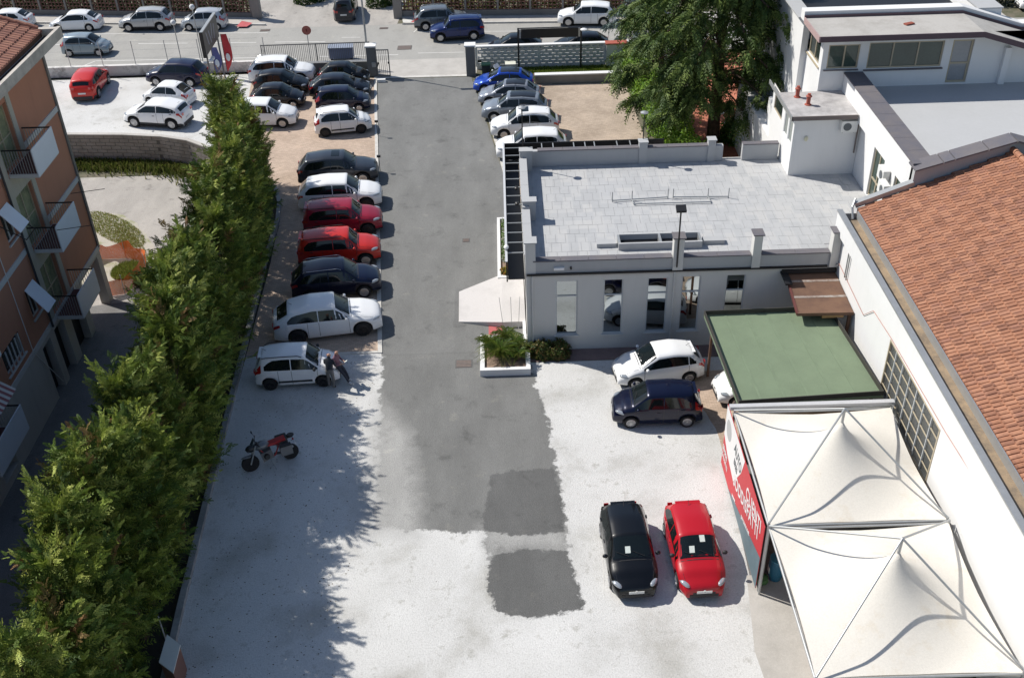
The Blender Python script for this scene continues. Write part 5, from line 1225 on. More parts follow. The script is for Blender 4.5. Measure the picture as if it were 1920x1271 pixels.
t = thing('globe_lamp', 'pale flat lamp on the right hand post of the black sign', 'lamp', (5.75, 73.0, 3.0)); MB().lathe((5.78, 72.9, 2.95), (0, 0, 1), [(.05, 0), (.24, .05), (.24, .1), (.1, .16)], 14).build('head', m_white, t)
# bins and boards by the right pillar
t = thing('wheelie_bin', 'dark wheelie bin with green lid behind the bright blue car', 'bin', (-1.25, 72.2, 0))
MB().prism([(-1.55, 71.95), (-.95, 71.95), (-.95, 72.5), (-1.55, 72.5)], .08, .95).build('body', M('dark_bin', (.025, .03, .03), .5, .05), t); MB().obx((-1.25, 72.22, 1.0), (.68, .66, .08), rx=-.08).build('lid', M('green_lid', (.06, .17, .07), .5, .1), t)
for x in (-1.5, -1.0): MB().lathe((x-.03, 72.52, .1), (1, 0, 0), [(.1, 0), (.1, .06)], 12).build('wheel', RUBBER, t)
t = thing('leaning_board', 'white board leaning beside the green-lidded bin', 'board', (-.5, 71.9, 0)); MB().slab((-.75, 71.9, .95), (-.45, 72.3, 1.0), (.15, 71.7, .2), (-.15, 71.3, .15), .05).build('board', m_white, t)
t = thing('white_crate', 'cream white box with open lid behind the blue car roof', 'box', (.5, 72.3, 0)); MB().bx(.15, .85, 71.95, 72.5, 0, .95).build('box', M('cream_box2', (.62, .61, .50), .6, .1), t); MB().bx(.12, .88, 71.9, 72.52, .95, 1.02).build('lid', M('cream_lid', (.68, .67, .56), .6, .1), t)
t = thing('black_bag', 'small black rubbish bag on the lawn by the wall end', 'bag', (7, 71.2, 0)); MB().ball((7.0, 71.25, .2), .42, .25, .2).build('bag', M('bag_black', (.015, .015, .018), .4, 0), t, smooth=True)
# far lattice fences of brick
m_lat = mat_stained('brick_lattice', (.19, .095, .07), (.08, .045, .035), .4, .6, 2.)
def lattice(x0, y0, x1, y1, zb0, zt, lab, posts, stepx=.32):
    t = thing('lattice_fence', lab, 'fence', ((x0+x1)/2, (y0+y1)/2, 0)); d = Vector((x1-x0, y1-y0)); L_ = d.length; a_ = math.atan2(d.y, d.x); d.normalize()
    b = MB(); k = int(L_/stepx)
    for i in range(k+1): b.obx((x0+d.x*i*stepx, y0+d.y*i*stepx, (zb0+zt)/2), (.075, .10, zt-zb0), a_)
    b.build('lattice_uprights', m_lat, t, kind='stuff'); b = MB(); n_ = int((zt-zb0)/.26)
    for i in range(n_+1): b.obx(((x0+x1)/2, (y0+y1)/2, zb0+.03+i*(zt-zb0-.06)/n_), (L_, .09, .06), a_)
    b.build('lattice_courses', m_lat, t, kind='stuff')
    MB().obx(((x0+x1)/2, (y0+y1)/2, zb0/2), (L_, .26, zb0), a_).build('wall_base', mat_wall('fence_base_grey', (.20, .195, .185), .8, .08), t)
    for i in range(posts): q = i/(posts-1)*L_; MB().obx((x0+d.x*q, y0+d.y*q, zt/2+.05), (.16, .2, zt+.1), a_).build('fence_post', mat_wall('fence_post_grey', (.26, .24, .22), .8, .08), t)
    MB().obx(((x0+x1)/2, (y0+y1)/2, zt+.03), (L_, .16, .06), a_).build('top_rail', mat_wall('fence_post_grey', (.26, .24, .22)), t)
lattice(-58, 92.4, -20.9, 87.2, .5, 2.0, 'brown brick lattice fence with grey posts across the street, left of the yard entrance', 17)
lattice(-8.3, 86.15, 13, 84.85, .6, 2.1, 'brown brick lattice fence with grey posts across the street, behind the grey and white crossovers', 9)
for x, y, lab in ((-20.4, 87.1, 'brown end pillar of the left lattice fence at the yard entrance'), (-8.55, 86.2, 'brown end pillar of the right lattice fence at the yard entrance')):
    t = thing('fence_pillar', lab, 'pillar', (x, y, 0), 'end pillars of the lattice fences'); MB().bx(x-.4, x+.3, y-.3, y+.3, 0, 2.3).build('shaft', mat_wall('fence_post_grey', (.26, .24, .22)), t); MB().bx(x-.45, x+.35, y-.35, y+.35, 2.3, 2.4).build('cap', m_kerb, t)
# ramp, planters, mat
m_rampc = mat_stained('pale_ramp', (.60, .575, .56), (.50, .48, .465), .3, .5, .7)
b = MB(); b._a([(-2.55, 43.55, .05), (-2.5, 40.9, .05), (-.42, 40.35, .32), (-.42, 44.6, .32), (.66, 40.35, .32), (.66, 44.1, .32), (-2.55, 43.55, 0), (-2.5, 40.9, 0), (-.42, 40.35, 0), (-.42, 44.6, 0), (.66, 40.35, 0), (.66, 44.1, 0)],
    [(0, 1, 2, 3), (3, 2, 4, 5), (1, 7, 8, 2), (2, 8, 10, 4), (0, 6, 7, 1), (3, 9, 6, 0), (5, 11, 9, 3), (4, 10, 11, 5)])
b.build('entrance_ramp', m_rampc, label='pale tapered concrete ramp up to the showroom side entrance', cat='ramp')
t = thing('door_mat', 'pinkish red mat with pale emblem at the foot of the ramp', 'mat', (-.75, 39.9, .02)); MB().bx(-1.08, -.42, 39.2, 40.55, .018, .034).build('mat', M('red_mat', (.46, .12, .12), .9, .1, 3), t); MB().lathe((-.75, 39.85, .034), (0, 0, 1), [(.15, 0), (.14, .004)], 14).build('emblem', M('pale_mat_mark', (.55, .35, .33), .9), t)
def planter(x0, x1, y0, y1, h, lab, w=.2):
    t = thing('planter', lab, 'planter', ((x0+x1)/2, (y0+y1)/2, 0), 'white edged planters by the showroom')
    MB().bx(x0, x1, y0, y0+w, 0, h).build('edge', m_white, t); MB().bx(x0, x1, y1-w, y1, 0, h).build('edge', m_white, t)
    MB().bx(x0, x0+w, y0+w, y1-w, 0, h-.003).build('edge', m_white, t); MB().bx(x1-w, x1, y0+w, y1-w, 0, h-.003).build('edge', m_white, t)
    MB().bx(x0+w, x1-w, y0+w, y1-w, 0, h-.12).build('soil', mat_stained('planter_soil', (.33, .23, .17), (.16, .11, .08), .35, .6, 3.), t); return t
planter(-1.45, .78, 36.6, 39.3, .34, 'white edged planter full of spiky cycads at the showroom corner')
planter(-.62, .62, 44.25, 50.5, .36, 'long narrow white edged planter with orange shrub beside the showroom wall', .16)
t = thing('edge_kerb', 'thin white kerb along the showroom side wall by the ramp', 'kerb', (.6, 39.8, 0)); MB().bx(.52, .66, 38.5, 40.3, 0, .4).build('kerb_stone', m_white, t)
def bollard(x, y, lab):
    t = thing('bollard_lamp', lab, 'bollard lamp', (x, y, 0), 'low lamps along the driveway kerb'); MB().tube((x, y, 0), (x, y, .95), .02, 6).build('post', m_black, t); MB().obx((x, y, 1.0), (.22, .12, .12)).build('head', m_black, t)
bollard(-8.25, 62.6, 'low black lamp at the driveway kerb just below the white hatchback'); bollard(-7.65, 57.4, 'low black lamp at the driveway kerb in front of the dark grey off-roader')
# utility cabinet bottom left
t = thing('utility_cabinet', 'pale topped brown utility cabinet by the hedge kerb at the bottom left', 'cabinet', (-11.05, 21.2, 0))
MB().prism([(-11.3, 21.9), (-10.82, 21.5), (-10.78, 20.5), (-11.28, 20.9)], 0, 1.15).build('body', M('brown_cabinet', (.20, .10, .075), .6, .1), t); MB().prism([(-11.33, 21.95), (-10.80, 21.52), (-10.76, 20.46), (-11.31, 20.88)], 1.15, 1.2).build('top', M('pale_cabinet_top', (.66, .66, .62), .5, .05), t)
MB().tube((-11.5, 22.1, 0), (-11.5, 22.1, 1.9), .025, 6).build('post', m_metal, t)
# billboard, lamps, flags
t = thing('billboard', 'tilted looking dark billboard with faded white emblem seen edge-on above the conifer tips', 'billboard', (-20.4, 72, 0))
MB().bx(-20.46, -20.34, 69.8, 74.0, 3.0, 4.65).build('panel', M('billboard_dark', (.10, .095, .09), .5, .1, 1), t); MB().bx(-20.50, -20.30, 69.75, 74.05, 4.65, 4.72).build('top_cap', m_metal, t); MB().bx(-20.52, -20.28, 69.68, 69.79, 2.95, 4.72).build('end_frame', m_black, t)
for y in (70.2, 73.7): MB().bx(-20.47, -20.37, y-.05, y+.05, 0, 2.99).build('post', m_gate, t)
for y, z in ((70.9, 3.9), (71.6, 3.8), (72.2, 4.0), (72.8, 3.8)): MB().obx((-20.335, y, z), (.012, .12, 1.0), rx=.35*(1 if y < 72 else -1)).build('emblem_stroke', M('faded_emblem', (.36, .36, .42), .6, .2, 3), t)
for y in (69.9, 70.4): MB().ball((-20.1, y, 2.7), .16, .2, .14).build('spotlight', m_white, t)
for x, y, h, lab in ((-24.1, 76.1, 3.3, 'thin lamp post with white globe left of the billboard'), (-22.3, 75.4, 4.6, 'taller bent lamp post just left of the billboard')):
    t = thing('lamp_post', lab, 'lamp post', (x, y, 0), 'thin lamp posts by the street fence'); MB().tube((x, y, 0), (x, y, h), .035, 7).build('pole', m_metal, t); MB().ball((x, y, h+.12), .2, .2, .2).build('globe', m_white, t, smooth=True)
def flag(x, y, h, m1, m2, lab):
    t = thing('feather_flag', lab, 'flag', (x, y, 0), 'feather flags by the conifer tips'); MB().tube((x, y, 0), (x, y, h), .02, 6).build('pole', m_black, t)
    n = 10; b = MB(); lo = .7
    for i in range(n+1):
        q = i/n; w = .62*math.sin(math.pi*min(1, .18+q*.86))**.7; z = h-.02-(h-lo)*q; b.v += [(x+.02, y, z), (x+.02+w, y-.12*math.sin(q*5), z-.22*(1 if i else 0))]
    for i in range(n): b.f.append((2*i, 2*i+1, 2*i+3, 2*i+2)); b.m.append(0)
    b.build('cloth', m1, t); MB().ball((x+.28, y-.09, lo+(h-lo)*.35), .16, .02, .3).build('emblem', m2, t)
flag(-20.15, 73.6, 3.3, M('flag_red', (.50, .03, .04), .6, .15, 3), m_white, 'red feather flag with white emblem right of the billboard')
flag(-20.9, 73.2, 2.5, M('flag_blue', (.10, .11, .28), .6, .15, 3), m_panel, 'faded blue feather flag between billboard and red flag')
# orange safety net
t = thing('safety_net', 'orange plastic safety net sagging round the corner column of the apartment block', 'net', (-20, 46, 0))
npth = [Vector(p) for p in [(-22.6, 47.3), (-21.6, 47.9), (-20.3, 47.9), (-19.2, 47.5), (-18.8, 46.4), (-18.95, 45.2), (-19.35, 44.35), (-20.3, 44.15)]]
m_or, nt_, bs_ = mk('orange_net'); bs_.inputs['Base Color'].default_value = (.75, .16, .02, 1); bs_.inputs['Roughness'].default_value = .6
uvn = nt_.nodes.new('ShaderNodeAttribute'); uvn.attribute_name = 'Col'; sx_ = nt_.nodes.new('ShaderNodeSeparateColor'); nt_.links.new(uvn.outputs['Color'], sx_.inputs[0]); al = []
for ch, k_ in ((0, 320.), (1, 26.)):
    q_ = nt_.nodes.new('ShaderNodeMath'); q_.operation = 'MULTIPLY'; q_.inputs[1].default_value = k_; nt_.links.new(sx_.outputs[ch], q_.inputs[0])
    q2_ = nt_.nodes.new('ShaderNodeMath'); q2_.operation = 'FRACT'; nt_.links.new(q_.outputs[0], q2_.inputs[0]); q3_ = nt_.nodes.new('ShaderNodeMath'); q3_.operation = 'LESS_THAN'; q3_.inputs[1].default_value = .62; nt_.links.new(q2_.outputs[0], q3_.inputs[0]); al.append(q3_)
mxm = nt_.nodes.new('ShaderNodeMath'); mxm.operation = 'MAXIMUM'; nt_.links.new(al[0].outputs[0], mxm.inputs[0]); nt_.links.new(al[1].outputs[0], mxm.inputs[1]); nt_.links.new(mxm.outputs[0], bs_.inputs['Alpha'])
Vn, Cn, Qn = [], [], []; tl = sum((c-a).length for a, c in zip(npth, npth[1:])); dd_ = 0
for a, c in zip(npth, npth[1:]):
    ns_ = max(3, int((c-a).length/.12))
    for j in range(ns_):
        p = a.lerp(c, j/ns_); dd_ += (c-a).length/ns_
        for r_ in range(7):
            z = r_/6; sag = 1.05-.25*abs(math.sin(dd_*1.1)); wv = .16*math.sin(dd_*4.1+z*3)*z; Vn.append((p.x+wv*.6, p.y+wv, .02+z*sag)); Cn.append((dd_/tl, z, 0))
ncol = len(Vn)//7
for j in range(ncol-1):
    for r_ in range(6): Qn.append((j*7+r_, (j+1)*7+r_, (j+1)*7+r_+1, j*7+r_+1))
net_o = link_mesh(np_mesh('net_mesh', np.array(Vn, float)-np.array([-20, 46, 0]), np.array(Qn), np.array(Cn, float), m_or), 'net_mesh'); net_o.parent = t
for p in npth[::2]: MB().tube((p.x, p.y, 0), (p.x, p.y, 1.15), .02, 6).build('stake', m_metal, t)

# ================================================================== VEGETATION
LEAF = mat_leaf('conifer_foliage', .6, .10); LEAF2 = mat_leaf('broad_leaf_foliage', .45, .35)
BARK = mat_stained('bark', (.13, .085, .055), (.05, .035, .025), .4, .6, 6)
def cyp_proto(i, Hh, Rr):
    PAL = [(.19, .25, .045), (.26, .32, .055), (.12, .18, .033), (.07, .12, .024), (.34, .38, .09)]
    def surf(n1, lo, hi):
        z = Hh*(.05+.95*rng.random(n1)**.85); th = rng.random(n1)*2*math.pi
        lump = 1+.20*np.sin(3*th+z*1.1+i)+.14*np.sin(5*th-z*1.9+2*i)+.10*np.sin(z*3.1+th*2)
        prof = np.interp(z/Hh, [0, .12, .45, .72, .88, 1.0], [.42, .58, 1., .90, .62, .12])
        rad = Rr*prof*lump*(lo+(hi-lo)*rng.random(n1)**.6); return z, th, rad
    # inner fill
    n1 = 1000; z, th, rad = surf(n1, .2, .95); P = np.c_[np.cos(th)*rad, np.sin(th)*rad, z]
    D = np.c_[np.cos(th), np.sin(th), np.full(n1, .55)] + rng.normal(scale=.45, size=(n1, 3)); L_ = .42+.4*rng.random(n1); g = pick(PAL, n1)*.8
    Ps, Ds, Ls, Gs = [P], [D], [L_], [g]
    # feathery plumes: sprays strung along curved branchlets
    npl, m = 135, 13; z, th, rad = surf(npl, .55, .85); base = np.c_[np.cos(th)*rad, np.sin(th)*rad, z]
    dr = unit(np.c_[np.cos(th), np.sin(th), .25+.9*z/Hh] + rng.normal(scale=.28, size=(npl, 3))); ln = (.55+.65*rng.random(npl))*(1.15-.25*z/Hh)
    t_ = (np.arange(m)+.3)/m; Pp = base[:, None]+dr[:, None]*(ln[:, None]*t_)[..., None]+np.array([0, 0, 1.])*(.22*ln[:, None]*t_**2)[..., None]
    Dd = dr[:, None]*.8+rng.normal(scale=.38, size=(npl, m, 3))+np.array([0, 0, .15]); gp = pick(PAL, npl)
    brown = rng.random(npl) < .05; gp[brown] = pick([(.24, .16, .06), (.18, .10, .04)], int(brown.sum()))
    Ps.append(Pp.reshape(-1, 3)); Ds.append(Dd.reshape(-1, 3)); Ls.append(np.repeat(.30+.22*rng.random(npl), m)*np.tile(1.15-.5*t_, npl)); Gs.append(np.repeat(gp, m, axis=0)*(.85+.3*rng.random(npl*m))[:, None])
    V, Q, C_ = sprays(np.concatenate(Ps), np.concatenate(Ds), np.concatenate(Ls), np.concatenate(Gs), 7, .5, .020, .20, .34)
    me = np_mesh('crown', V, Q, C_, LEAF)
    tr = MB(); tr.tube((0, 0, 0), (.05, 0, Hh*.55), .15, 8, .08).tube((.05, 0, Hh*.55), (0, .05, Hh*.93), .08, 7, .02)
    for k in range(10):
        a = k*2.4; zz = .4+k*.6
        if zz < Hh*.85: tr.tube((0, 0, zz), (math.cos(a)*Rr*.7, math.sin(a)*Rr*.7, zz+.7), .035, 5, .01)
    return me, tr.mesh('trunk', BARK)
protos = [cyp_proto(i, 6.8+.2*i, .84) for i in range(4)]
hl = [(-12.45, 10.), (-12.55, 22), (-12.85, 34), (-13.15, 44), (-13.45, 49), (-14.3, 53), (-15.9, 56.5)]
def hx(y):
    for (a, b_), (c, d) in zip(hl, hl[1:]):
        if y <= d: return a+(c-a)*(y-b_)/(d-b_)
    return hl[-1][0]
y = 11.8; k = 0
place = ['at the bottom left of the photo', 'beside the utility cabinet', 'level with the red hatchback of the lane', 'below the motorcycle', 'level with the motorcycle', 'just above the motorcycle', 'below the two people', 'beside the two people', 'beside the sleek white off-roader', 'beside the navy off-roader', 'beside the red off-roaders', 'beside the dark grey off-roader', 'near the orange net', 'by the curved wall end', 'at the far tip of the hedge row']
while y < 57:
    me, tm = protos[k % 4]
    lab = 'feathery green conifer of the tall hedge row, tree number %s from the camera, %s' % (['first', 'second', 'third', 'fourth', 'fifth', 'sixth', 'seventh', 'eighth', 'ninth', 'tenth', 'eleventh', 'twelfth', 'thirteenth', 'fourteenth', 'fifteenth', 'sixteenth', 'seventeenth', 'eighteenth', 'nineteenth', 'twentieth', 'twenty-first', 'twenty-second', 'twenty-third', 'twenty-fourth', 'twenty-fifth', 'twenty-sixth', 'twenty-seventh', 'twenty-eighth', 'twenty-ninth', 'thirtieth'][k], place[min(14, int((y-11.8)/45*15))])
    lab = ' '.join(lab.replace('tree number ', '').split()[:16])
    loc = (hx(y)+random.uniform(-.35, .3), y, 0)
    t = thing('conifer_tree', lab, 'tree', loc, 'conifers of the tall hedge row')
    for mm, nm in ((me, 'crown'), (tm, 'trunk')):
        o = bpy.data.objects.new(nm, mm); COL.objects.link(o); o.parent = t
    s_ = random.uniform(.90, 1.08)*(.90 if y > 44 else 1.); t.scale = (s_*random.uniform(.92, 1.08), s_*random.uniform(.95, 1.1), s_); t.rotation_euler = (random.gauss(0, .03), random.gauss(0, .03), random.uniform(0, 6.28))
    y += random.uniform(1.45, 1.75); k += 1
# big drooping cedar
def cedar(x, y, Ht, Rb, lab, cols, nb=80, name='cedar_tree', zlo=1.6, dens=1., drp=.85, dens2=1.):
    t = thing(name, lab, 'tree', (x, y, 0)); Ps, Ds, Ls = [], [], []
    tr = MB(); tr.tube((0, 0, 0), (0, 0, Ht*.6), .36*Rb/5.5, 12, .2*Rb/5.5).tube((0, 0, Ht*.6), (0, 0, Ht*.97), .2*Rb/5.5, 9, .03)
    for i in range(nb):
        q = (i+.5)/nb; z0 = zlo+(Ht-zlo)*q**1.05; a = i*2.399+random.uniform(-.3, .3); Lb = Rb*np.interp(q, [0, .12, .35, .7, 1], [.70, .95, 1., .62, .08])*random.uniform(.78, 1.1)
        da = np.array([math.cos(a), math.sin(a), 0]); pts = []
        for s in np.linspace(0, 1, 9): pts.append(np.array([0, 0, z0]) + da*Lb*s + np.array([0, 0, 1])*(.28*Lb*s - .42*Lb*s*s))
        tr.path([tuple(p) for p in pts[:7]], .05*Rb/5.5, 5)
        for kk in range(int((5+6*Lb/Rb)*dens)):
            s = .12+.88*random.random()**.7; j = min(7, int(s*8)); p = pts[j]*(1-(s*8-j))+pts[j+1]*(s*8-j)
            sgn = 1 if kk % 2 else -1; sd = np.array([-da[1], da[0], 0])*sgn
            sdv = da*random.uniform(.35, .8)+sd*random.uniform(.4, .95)*(1-.35*s)+np.array([0, 0, random.uniform(-.12, .12)]); sl_ = Lb*.30*random.uniform(.6, 1.25)*(1.15-.5*s)
            for _ in range(int(13*dens2)):
                u_ = random.random(); q2 = p+sdv*sl_*u_+np.array([0, 0, -.16*sl_*u_*u_])+np.random.default_rng(int(random.random()*1e9)).normal(scale=.07, size=3)
                Ps.append(q2); Ds.append(sdv*.75+np.array([random.gauss(0, .25), random.gauss(0, .25), random.uniform(-.75, .0)])); Ls.append(random.uniform(.42, .85)*Rb/5.5)
    P, D, L_ = np.array(Ps), np.array(Ds), np.array(Ls); g = pick(cols, len(P))
    V, Q, C_ = sprays(P, D, L_, g, 6, .42, .036, drp, .42)
    o = link_mesh(np_mesh('crown', V, Q, C_, LEAF), 'crown', None, (0, 0, 0)); o.parent = t
    o = bpy.data.objects.new('trunk', tr.mesh('trunk', BARK)); COL.objects.link(o); o.parent = t; return t
cedar(13.0, 60.5, 17, 6.1, 'huge dark green drooping cedar behind the showroom roof', [(.065, .11, .026), (.10, .15, .035), (.038, .07, .018), (.15, .20, .05)], 92, dens=1.4, drp=.5, dens2=1.3, zlo=3.1)
cedar(9.9, 76.2, 6.6, 2.6, 'blue-grey conifer by the street at the left of the big cedar', [(.16, .21, .19), (.20, .25, .23), (.12, .17, .15)], 36, 'blue_conifer', .5, .8, .5, .8)
# laurel hedge and shrubs
def shrub(name, lab, cat, pts, n, size, cols, group=None, kindname='foliage'):
    """pts: list of (x,y,rx,ry,h) lumps"""
    cx_, cy_ = pts[0][0], pts[0][1]; t = thing(name, lab, cat, (cx_, cy_, 0), group); w = np.array([p[2]*p[3]+p[2]*p[4] for p in pts]); w = w/w.sum()
    idx = rng.choice(len(pts), n, p=w); A = np.array(pts)[idx]
    u = unit(rng.normal(size=(n, 3))); u[:, 2] = np.abs(u[:, 2]); r_ = (.72+.33*rng.random(n)**.7)[:, None]
    bumpy = (1+.16*np.sin(u[:, 0]*9+A[:, 0]*3)*np.sin(u[:, 1]*8+A[:, 1]*2)*1.)[:, None]
    P = np.c_[A[:, 0], A[:, 1], np.zeros(n)] + u*np.c_[A[:, 2], A[:, 3], A[:, 4]]*r_*bumpy
    N_ = unit(u+rng.normal(scale=.6, size=(n, 3))); V, Q, C_ = leafcloud(P, N_, size, pick(cols, n))
    V = V-np.array([cx_, cy_, 0]); o = link_mesh(np_mesh(kindname, V, Q, C_, LEAF2), kindname, None, (0, 0, 0)); o.parent = t
    b = MB()
    for p in pts[:8]:
        for k_ in range(3): b.tube((p[0]-cx_+.1*k_, p[1]-cy_, 0), (p[0]-cx_+random.uniform(-.5, .5)*p[2], p[1]-cy_+random.uniform(-.5, .5)*p[3], p[4]*.8), .025, 5, .01)
    o = bpy.data.objects.new('stems', b.mesh('stems', BARK)); COL.objects.link(o); o.parent = t; props(o, kind='stuff'); return t
LIME = [(.17, .30, .03), (.22, .36, .04), (.11, .22, .03), (.26, .40, .06)]; DKG = [(.03, .065, .015), (.05, .09, .02), (.07, .11, .02)]
for i, (a, c, nm) in enumerate(((72.6, 70.2, 'by the street wall'), (69.6, 67.4, 'above the middle of the paved bays'), (66.9, 64.6, 'beside the middle of the paved bays'), (64.0, 61.5, 'near the paved bay corner'), (60.6, 57.6, 'behind the thin roof lamp post'), (56.6, 52.8, 'just behind the showroom parapet'))):
    ym = (a+c)/2; xm = 9.6+.0*i; shrub('laurel_hedge', 'bright lime green laurel hedge bush %s' % nm, 'hedge', [(xm+random.uniform(-.2, .2)+(.25*i), yy_, 1.15, 1.0, 2.0+random.uniform(-.2, .5)) for yy_ in np.linspace(a, c, 3)], 5200, .105, LIME, 'lime green laurel bushes beside the paved bays')
shrub('laurel_hedge', 'green ivy-like bush between meter wall and blue-grey conifer', 'hedge', [(9.4, 73.0, 1.1, .8, 1.6), (8.9, 72.2, .7, .6, 1.2)], 4200, .1, [(.12, .20, .03), (.17, .26, .04)])
shrub('round_shrub', 'dark round leafy shrub in the terracotta garden behind the parapet gap', 'shrub', [(14.6, 60.2, 1.25, 1.1, 1.9), (15.3, 60.0, .9, .8, 1.3)], 7000, .085, [(.035, .09, .015), (.06, .13, .02), (.10, .19, .03)])
shrub('yellow_shrub', 'yellow-green low shrub right of the dark round shrub', 'shrub', [(16.2, 59.6, .9, .7, .9), (15.4, 58.4, .6, .5, .6)], 3000, .08, [(.20, .28, .04), (.14, .22, .04), (.30, .28, .08)])
shrub('flowering_shrub', 'leafless pale twiggy shrub beside the terracotta path', 'shrub', [(17.0, 61.5, .5, .8, 1.7)], 900, .07, [(.42, .34, .30), (.30, .24, .2)])
shrub('orange_shrub', 'orange and yellow shrub in the narrow planter end', 'shrub', [(-.1, 44.85, .45, .4, .6), (.15, 45.4, .35, .35, .5)], 1800, .06, [(.34, .13, .04), (.42, .34, .05), (.14, .17, .03)])
shrub('planter_greenery', 'green and white strip of planting in the narrow planter', 'shrub', [(-.28, yy_, .16, .5, .42) for yy_ in np.linspace(46.2, 50.0, 7)], 2400, .055, [(.10, .20, .03), (.14, .24, .04), (.55, .55, .5)])
shrub('reddish_bush', 'low reddish green bush under the first showroom window', 'shrub', [(1.35, 38.05, .6, .5, .75), (2.1, 38.0, .55, .5, .8), (.9, 38.2, .45, .4, .6)], 4600, .06, [(.10, .12, .03), (.15, .10, .035), (.055, .09, .02)])
# cycads: rosettes of arching fronds
def cycad(x, y, z, r, n, lab):
    t = thing('cycad_plant', lab, 'plant', (x, y, z), 'spiky cycads in the corner planter'); P, D, L_ = [], [], []
    for i in range(n): a = i*2.4; e = random.uniform(.25, 1.3); P.append((0, 0, .25)); D.append((math.cos(a), math.sin(a), e)); L_.append(r*random.uniform(.8, 1.15))
    V, Q, C_ = sprays(np.array(P, float), np.array(D, float), np.array(L_), pick([(.09, .15, .025), (.14, .19, .03), (.06, .11, .02), (.22, .24, .06)], n), 16, .9, .016, .55, .24)
    o = link_mesh(np_mesh('fronds', V, Q, C_, LEAF2), 'fronds', None); o.parent = t
    o = bpy.data.objects.new('stem', MB().lathe((0, 0, 0), (0, 0, 1), [(.13, 0), (.15, .15), (.09, .32)], 10).mesh('stem', BARK)); COL.objects.link(o); o.parent = t
for q in ((-.55, 37.75, .22, 1.15, 70, 'largest spiky cycad in the middle of the corner planter'), (-1.0, 38.5, .22, .9, 46, 'cycad at the driveway side of the corner planter'), (.1, 38.3, .22, .95, 50, 'cycad nearest the showroom wall'), (-.25, 39.0, .22, .85, 44, 'cycad at the back of the corner planter near the mat'), (.25, 37.5, .22, .7, 36, 'smaller shaded cycad at the front right of the corner planter')): cycad(*q)
t = thing('thin_stakes', 'three thin grey stakes rising from the planter in front of the ramp', 'stake', (-.05, 39.7, 0))
for x, e in ((-.35, -.18), (.0, 0), (.3, .12)): MB().tube((x, 39.6, .2), (x+e, 39.9, 2.0), .012, 5).build('stake', m_metal, t)
# grass
def grass(name, pts_fn, n, h, cols, lab=None):
    P = pts_fn(n); a = rng.random(n)*2*math.pi; hh_ = h*(.5+.8*rng.random(n)); d = np.c_[np.cos(a), np.sin(a), np.zeros(n)]; ln = rng.normal(scale=.35, size=(n, 3))*hh_[:, None]; ln[:, 2] = 0
    w = .018*np.maximum(1, h/.15); V = np.stack([P-d*w, P+d*w, P+d*w*.3+ln+np.c_[np.zeros(n), np.zeros(n), hh_], P-d*w*.3+ln+np.c_[np.zeros(n), np.zeros(n), hh_]], axis=1).reshape(-1, 3)
    o = link_mesh(np_mesh(name, V, np.arange(n*4).reshape(-1, 4), np.repeat(pick(cols, n), 4, axis=0), LEAF2), name); props(o, kind='stuff'); return o
def rect(x0, x1, y0, y1, z=.01): return lambda n: np.c_[x0+(x1-x0)*rng.random(n), y0+(y1-y0)*rng.random(n), np.full(n, z)]
GC = [(.16, .22, .03), (.11, .18, .025), (.22, .26, .05)]
grass('lawn_grass', rect(-1.5, 9.0, 70.95, 73.75), 26000, .14, GC)
def near_wall(n):
    i = rng.random(n)*(tot-9)+8.5; out = []
    for d in i:
        p, t_ = along(min(d, tot-.01)); nn_ = Vector((t_.y, -t_.x)); q = p+nn_*(-1 if nn_.y > 0 else 1)*(.15+abs(random.gauss(0, .55))); out.append((q.x, q.y, .01))
    return np.array(out)
grass('wall_foot_weeds', near_wall, 9000, .38, [(.12, .15, .03), (.08, .11, .025), (.18, .18, .06)])
def blob(cx_, cy_, rx_, ry_, ang=0.):
    def f(n):
        r_ = np.sqrt(rng.random(n)); a = rng.random(n)*2*math.pi; u, v = r_*np.cos(a)*rx_, r_*np.sin(a)*ry_
        return np.c_[cx_+u*math.cos(ang)-v*math.sin(ang), cy_+u*math.sin(ang)+v*math.cos(ang), np.full(n, .012)]
    return f
grass('verge_grass', blob(-21.9, 51.2, 2.9, .9, -.78), 4200, .09, [(.22, .27, .06), (.28, .30, .09), (.33, .30, .12)]); grass('verge_grass', blob(-20.4, 49.2, 2.6, .5, -1.0), 1500, .08, [(.25, .27, .07), (.33, .29, .12)])
grass('verge_grass', blob(-19.9, 46.6, .8, .9), 2600, .16, [(.16, .22, .04), (.22, .24, .06)])
grass('hedge_floor_litter', rect(-14.8, -12.6, 11, 50), 9000, .10, [(.05, .045, .02), (.04, .06, .02)])
shrub('weed_bush', 'small weedy bush at the corner of the orange net on the kerb', 'shrub', [(-18.7, 45.2, .45, .4, .6)], 1400, .05, [(.14, .16, .06), (.10, .12, .04)])
shrub('far_hedge', 'dark green hedge behind the left lattice fence at the top edge', 'hedge', [(x, 88.6+(-21-x)*.14, 1.3, .8, 2.5+.4*math.sin(x)) for x in np.linspace(-50, -22, 20)], 15000, .13, DKG)
shrub('far_hedge', 'dark and yellow flecked hedge behind the right lattice fence', 'hedge', [(x, 87.3-(x+8)*.07, 1.1, .8, 2.2+.3*math.sin(x*2)) for x in np.linspace(-7.2, 13, 16)], 12000, .11, DKG+[(.30, .28, .04), (.16, .05, .04)])
for x, y, lab in ((-17.0, 91.0, 'dark potted bush at the top in the yard entrance, left of the black people carrier'), (-10.6, 89.5, 'dark bush at the top right of the black people carrier')):
    shrub('yard_bush', lab, 'shrub', [(x, y, 1.0, .9, 1.8), (x+1, y+.6, .8, .8, 1.5)], 2500, .1, DKG)
